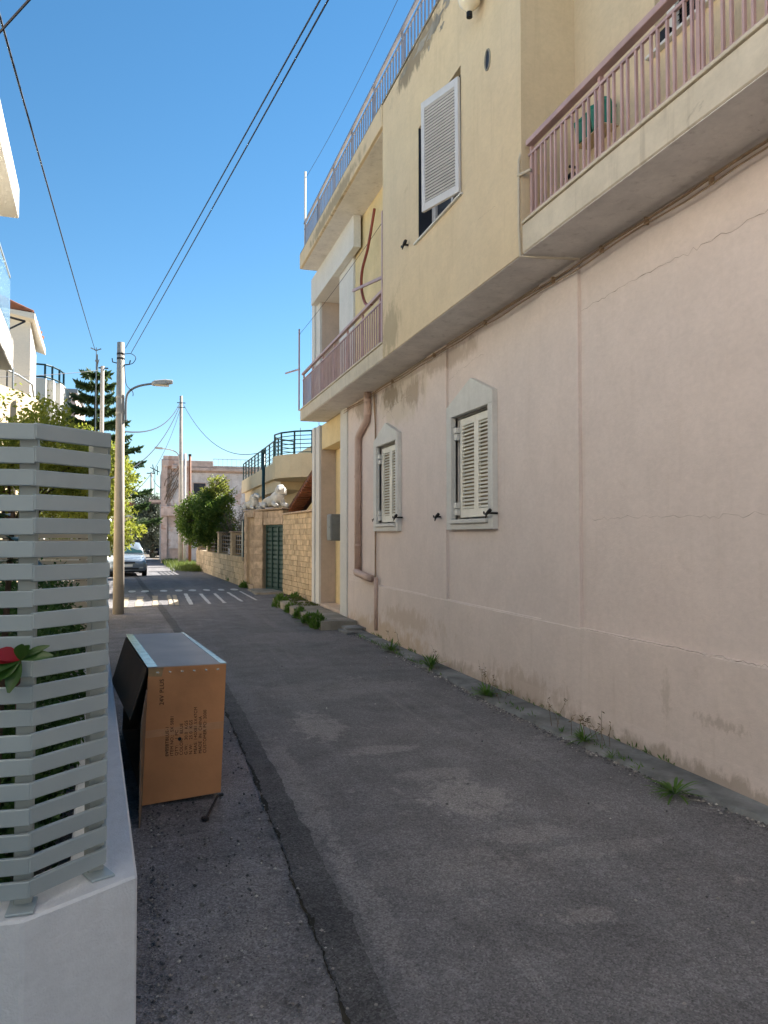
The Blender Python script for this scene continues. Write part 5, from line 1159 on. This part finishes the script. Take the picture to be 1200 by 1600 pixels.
# far low houses
fh=thing('house',(-2,76,0),'low pale yellow house closing the end of the lane','house')
m_=MB(); m_.box(-5.5,0.6,75,82,0,3.45); build(m_,'wall','housecream',fh)
m_=MB(); m_.box(-5.6,0.8,74.6,82,3.46,3.72); build(m_,'roof_slab','housewhite',fh)
m_=MB(); m_.box(-1.1,-0.35,74.93,74.995,0.2,2.6); build(m_,'door','dark',fh)
m_=MB(); m_.box(-2.1,-1.6,74.93,74.995,0.9,2.1); build(m_,'window','tile',fh)
m_=MB(); m_.box(-2.6,-2.3,74.93,74.995,0.9,2.1); build(m_,'window','dark',fh)
m_=MB(); m_.prism([(-5,3.73),(-0.3,3.73),(-1.2,4.9),(-4,4.9)],'y',76,80); build(m_,'roof','tile',fh)
fh=thing('house',(-1,95,0),'pale house with a flat roof far behind the low yellow house','house')
m_=MB(); m_.box(-6,1.0,92,99,0,5.2); build(m_,'wall','housewhite',fh); m_=MB(); m_.box(-6.1,1.1,91.8,99,5.21,5.4); build(m_,'roof_slab','fascia',fh)
m_=MB(); m_.box(-1.6,-0.8,91.93,91.995,3.2,4.5); build(m_,'window','dark',fh)
m_=MB()
for k in range(16): m_.tube([(-6+0.45*k,92,5.4),(-6+0.45*k,92,6.2)],0.02,4)
m_.tube([(-6,92,6.2),(1,92,6.2)],0.03,4); build(m_,'roof_railing','railgrey',fh)

# ------------------------------------------------------------------ white houses on the left
wh=thing('house',(-2.5,9,0),'modern white house with glass balcony at the left edge','house')
def para(px_, y0, y1, wdt, z0, z1):
    a=Vector((px_,y1,0)); d=Vector((-0.0624,1,0)); p0=a-d*(y1-y0)
    return [(p0.x,p0.y),(a.x,a.y),(a.x-wdt,a.y-0.06*wdt),(p0.x-wdt,p0.y-0.06*wdt)]
m_=MB(); m_.prism(para(-1.81,4.5,12,7,0,0),'z',6.22,6.66); build(m_,'roof_slab','housewhite',wh,0.01)
m_=MB(); m_.prism(para(-1.70,5.5,11,7,0,0),'z',3.82,4.22); build(m_,'balcony_slab','housewhite',wh,0.01)
m_=MB(); m_.prism(para(-2.6,-12,11.6,6,0,0),'z',0,6.21); build(m_,'wall','housewhite',wh)
gl_=para(-1.74,5.6,10.95,0.02,0,0); m_=MB(); m_.prism(gl_,'z',4.22,5.0); build(m_,'glass_balustrade','glass',wh)
m_=MB(); m_.bar((-1.745,10.9,5.02),(-1.41,5.6,5.02),0.03,0.03); build(m_,'handrail','lampmetal',wh)
tw_=thing('house',(-3,20,0),'white tower house with a small tiled roof and railed terrace on the left','house')
m_=MB(); m_.prism([(-2.72,20),(-2.80,21.6),(-3.6,21.6),(-3.55,19.95)],'z',0,6.95); build(m_,'tower_wall','housewhite',tw_)
# eave and tiled roof sloping to the street
m_=MB(); m_.add([(-2.60,19.75,6.80),(-2.62,22.0,6.45),(-3.7,22.0,6.8),(-3.7,19.7,7.0),(-2.60,19.75,6.95),(-2.62,22.0,6.6),(-3.7,22.0,7.4),(-3.7,19.7,7.05)],[(0,1,2,3),(4,7,6,5),(0,4,5,1),(1,5,6,2),(2,6,7,3),(3,7,4,0)]); build(m_,'eave','housewhite',tw_)
rt=MB(); rt.add([(-2.62,19.8,6.99),(-2.66,21.9,6.75),(-3.6,21.9,7.7),(-3.62,19.7,7.35)],[(0,1,2,3)]); rt.add([(-2.62,19.8,6.99),(-3.62,19.7,7.35),(-3.62,19.72,7.0)],[(0,1,2)]); r_o=build(rt,'roof','tile',tw_)
me2=MB().prism([(-0.09,0),(-0.06,0.05),(0,0.07),(0.06,0.05),(0.09,0)],'x',-0.16,0.16).mesh('roof_tile','tile')
for i in range(6):
    for j in range(4):
        u=i/5; v=(j+0.5)/4
        p=Vector((-2.70-0.85*v,19.86+1.9*u,6.99-0.22*u+(0.36+0.55*u)*v)); place(me2,'roof_tile',r_o,p,rot=(0,R(22),0))
m_=MB(); m_.prism([(-3.3,14.9),(-2.95,15.3),(-2.66,15.85),(-2.42,16.5),(-2.25,17.2),(-2.2,17.7),(-2.62,19.9),(-6,19.9),(-6,15.2)],'z',0,4.5); build(m_,'terrace_wall','housecream',tw_)
m_=MB(); m_.tube([(-2.98,15.4,4.85),(-2.70,15.9,4.85),(-2.46,16.5,4.82),(-2.3,17.2,4.78),(-2.27,17.3,4.5)],0.022,6)
for p in ((-2.9,15.5),(-2.52,16.3)): m_.tube([(p[0],p[1],4.5),(p[0],p[1],4.93)],0.02,5)
build(m_,'terrace_rail','lampmetal',tw_)
m_=MB(); m_.tube([(-2.80,17.4,4.5),(-2.80,17.4,5.95)],0.018,5); m_.tube([(-3.2,17.4,6.28),(-2.50,17.6,6.18)],0.025,5); m_.tube([(-2.50,17.6,6.18),(-2.80,17.4,5.93)],0.02,5); build(m_,'pergola_frame','iron',tw_)
cy=thing('house',(-3,27,0),'round white stair tower with a dark railing behind the tiled tower','tower')
m_=MB()
arc=[]
for k in range(9): t=R(-95+22*k); arc.append((-3.35+0.85*math.cos(t),27+1.3*math.sin(t)))
arc=[(-3.4,25.7),(-3.05,25.75),(-3.03,26.0),(-2.86,26.0),(-2.84,26.4),(-2.70,26.45),(-2.62,27.0),(-2.55,28.3),(-4.5,28.3),(-4.5,25.7)]
m_.prism(arc,'z',0,6.55); build(m_,'wall','housewhite',cy)
m_=MB(); pth=[(-3.4,25.75),(-3.08,25.8),(-2.9,26.05),(-2.74,26.5),(-2.66,27.0)]
for z in (6.6,6.98): m_.tube([(x,y,z) for x,y in pth],0.03,5)
for x,y in pth: m_.box(x-0.03,x+0.03,y-0.03,y+0.03,6.55,7.0)
build(m_,'railing','greenrail',cy)
bh=thing('house',(-4.4,42,0),'greyish mauve house behind the tiered pine','house')
m_=MB(); m_.box(-8,-3.4,40,46,0,8.6); build(m_,'wall','ruin',bh)
m_=MB(); m_.box(-3.38,-3.34,41,42,5.5,7.5); build(m_,'window','dark',bh)
m_=MB(); m_.box(-8.1,-3.3,39.9,46,8.61,8.8); build(m_,'roof_slab','lampmetal',bh)
wt=thing('house',(-2.5,33,0),'low white house with a pink wall glimpsed between pine and citrus trees','house')
m_=MB(); m_.box(-6,-1.6,32.5,38,0,4.2); build(m_,'wall','housewhite',wt)
m_=MB(); m_.box(-6.1,-1.5,32.3,38,4.21,4.4); build(m_,'roof_slab','tile',wt)
m_=MB(); m_.box(-2.6,-1.9,32.44,32.495,1.5,3.0); build(m_,'window','dark',wt)

# ------------------------------------------------------------------ cars
def car(loc, rz, paint, label, kind='sedan'):
    t=thing('parked_car',(0,0,0),label,'car')
    hw=0.84
    tall=kind=='van'
    # local: front at y=0, runs to y=+L
    if not tall:
        st=[(0.0,0.70,0.28,0.60),(0.06,0.80,0.22,0.66),(0.35,0.835,0.2,0.74),(0.8,0.84,0.2,0.83),(1.15,0.84,0.2,0.89),(2.2,0.845,0.2,0.92),(3.3,0.84,0.2,0.94),(4.0,0.82,0.22,0.95),(4.2,0.76,0.3,0.88)]
        gh=[(1.08,0.74,0.90,0.905),(1.62,0.63,0.90,1.30),(1.95,0.60,0.90,1.385),(2.7,0.60,0.90,1.39),(3.1,0.61,0.9,1.33),(3.75,0.70,0.92,0.96)]
    else:
        st=[(0.0,0.74,0.3,0.8),(0.08,0.86,0.25,0.9),(0.6,0.89,0.22,1.02),(1.1,0.9,0.22,1.08),(3.0,0.9,0.22,1.1),(4.2,0.9,0.22,1.1),(4.45,0.84,0.3,1.05)]
        gh=[(1.0,0.80,1.06,1.07),(1.55,0.72,1.06,1.62),(1.9,0.70,1.06,1.72),(3.3,0.70,1.06,1.72),(4.1,0.70,1.06,1.66),(4.35,0.76,1.06,1.10)]
    def sec(y,w,z0,z1): return [Vector(p) for p in ((-w*0.9,y,z0),(-w,y,z0+0.14),(-w*1.0,y,(z0+z1)/2+0.05),(-w*0.96,y,z1-0.09),(-w*0.84,y,z1-0.01),(0,y,z1+0.025),(w*0.84,y,z1-0.01),(w*0.96,y,z1-0.09),(w,y,(z0+z1)/2+0.05),(w,y,z0+0.14),(w*0.9,y,z0))]
    m_=MB(); m_.loft([sec(*s) for s in st]); body=build(m_,'body',paint,t,smooth=True)
    def gsec(y,w,z0,z1): return [Vector(p) for p in ((-hw*0.92,y,z0),(-w,y,z1-0.02),(-w*0.7,y,z1),(0,y,z1+0.02),(w*0.7,y,z1),(w,y,z1-0.02),(hw*0.92,y,z0))]
    m_=MB(); m_.loft([gsec(*s) for s in gh]); build(m_,'cabin',paint,t,smooth=True)
    g0,g1=gh[0],gh[1]
    a=Vector((0,g0[0],g0[3])); b=Vector((0,g1[0]+0.08,g1[3]+0.0)); up=Vector((0,-0.03,0.02))
    m_=MB(); lo=a.lerp(b,0.06)+up; hi=a.lerp(b,0.95)+up
    m_.add([lo+Vector((-0.71,0.06,0)),lo+Vector((0,-0.02,0.01)),lo+Vector((0.71,0.06,0)),hi+Vector((0.57,0.04,0)),hi+Vector((0,0,0.02)),hi+Vector((-0.57,0.04,0))],[(0,1,4,5),(1,2,3,4)]); build(m_,'windscreen','carglass',t)
    z0=gh[0][2]
    for sg in (-1,1):
        m_=MB(); zt=gh[2][3]-0.09; x0=hw*0.935*sg; x1=(gh[2][1]+0.035)*sg
        m_.add([(x0,gh[0][0]+0.38,z0+0.05),(x0,gh[-1][0]-0.45,z0+0.05),(x1,gh[-2][0]-0.1,zt),(x1,gh[1][0]+0.2,zt)],[(0,1,2,3)]); build(m_,'side_window','carglass',t)
        m_=MB(); m_.obox((0.93*sg,gh[0][0]+0.42,z0+0.08),0.16,0.09,0.12); build(m_,'mirror','blackplastic',t,0.02)
        m_=MB(); m_.loft([[Vector((sg*x,y,z)) for x,y,z in ((0.42,-0.012,0.50),(0.72,0.03,0.50),(0.80,0.14,0.56),(0.78,0.2,0.67),(0.44,0.02,0.63))],[Vector((sg*x,y+0.12,z)) for x,y,z in ((0.42,-0.0,0.50),(0.72,0.03,0.50),(0.80,0.1,0.56),(0.74,0.1,0.67),(0.44,0.02,0.63))]]); build(m_,'headlight','headlamp',t)
        m_=MB(); m_.obox((0.6*sg,0.0,0.36),0.14,0.05,0.06); build(m_,'fog_lamp','headlamp',t,0.01)
        for y in (0.75,3.35 if not tall else 3.6):
            w=MB(); w.tube([(sg*0.66,y,0.30),(sg*0.85,y,0.30)],0.305,18); wh_=build(w,'wheel','rubber',t)
            w=MB(); w.tube([(sg*0.84,y,0.30),(sg*0.856,y,0.30)],0.19,14); build(w,'hub_cap','chrome',wh_)
    m_=MB(); m_.box(-0.36,0.36,-0.03,0.06,0.535,0.60); build(m_,'grille','blackplastic',t,0.01)
    m_=MB(); m_.box(-0.5,0.5,-0.03,0.06,0.29,0.35); build(m_,'bumper_intake','blackplastic',t,0.01)
    m_=MB(); m_.box(-0.26,0.26,-0.04,0.0,0.40,0.50); build(m_,'number_plate','plate',t)
    m_=MB(); m_.box(-0.62,0.62,0.2,4.0,0.16,0.24); build(m_,'underbody','blackplastic',t)
    t.location=loc; t.rotation_euler=(0,0,rz); return t
car((-0.82,33.2,0.004),R(3),'carsilver','silver sedan parked at the left edge of the lane facing the camera')
car((0.55,62.0,0.0),R(-38),'cardkblue','dark blue car parked at the far bend under the olive tree','van')
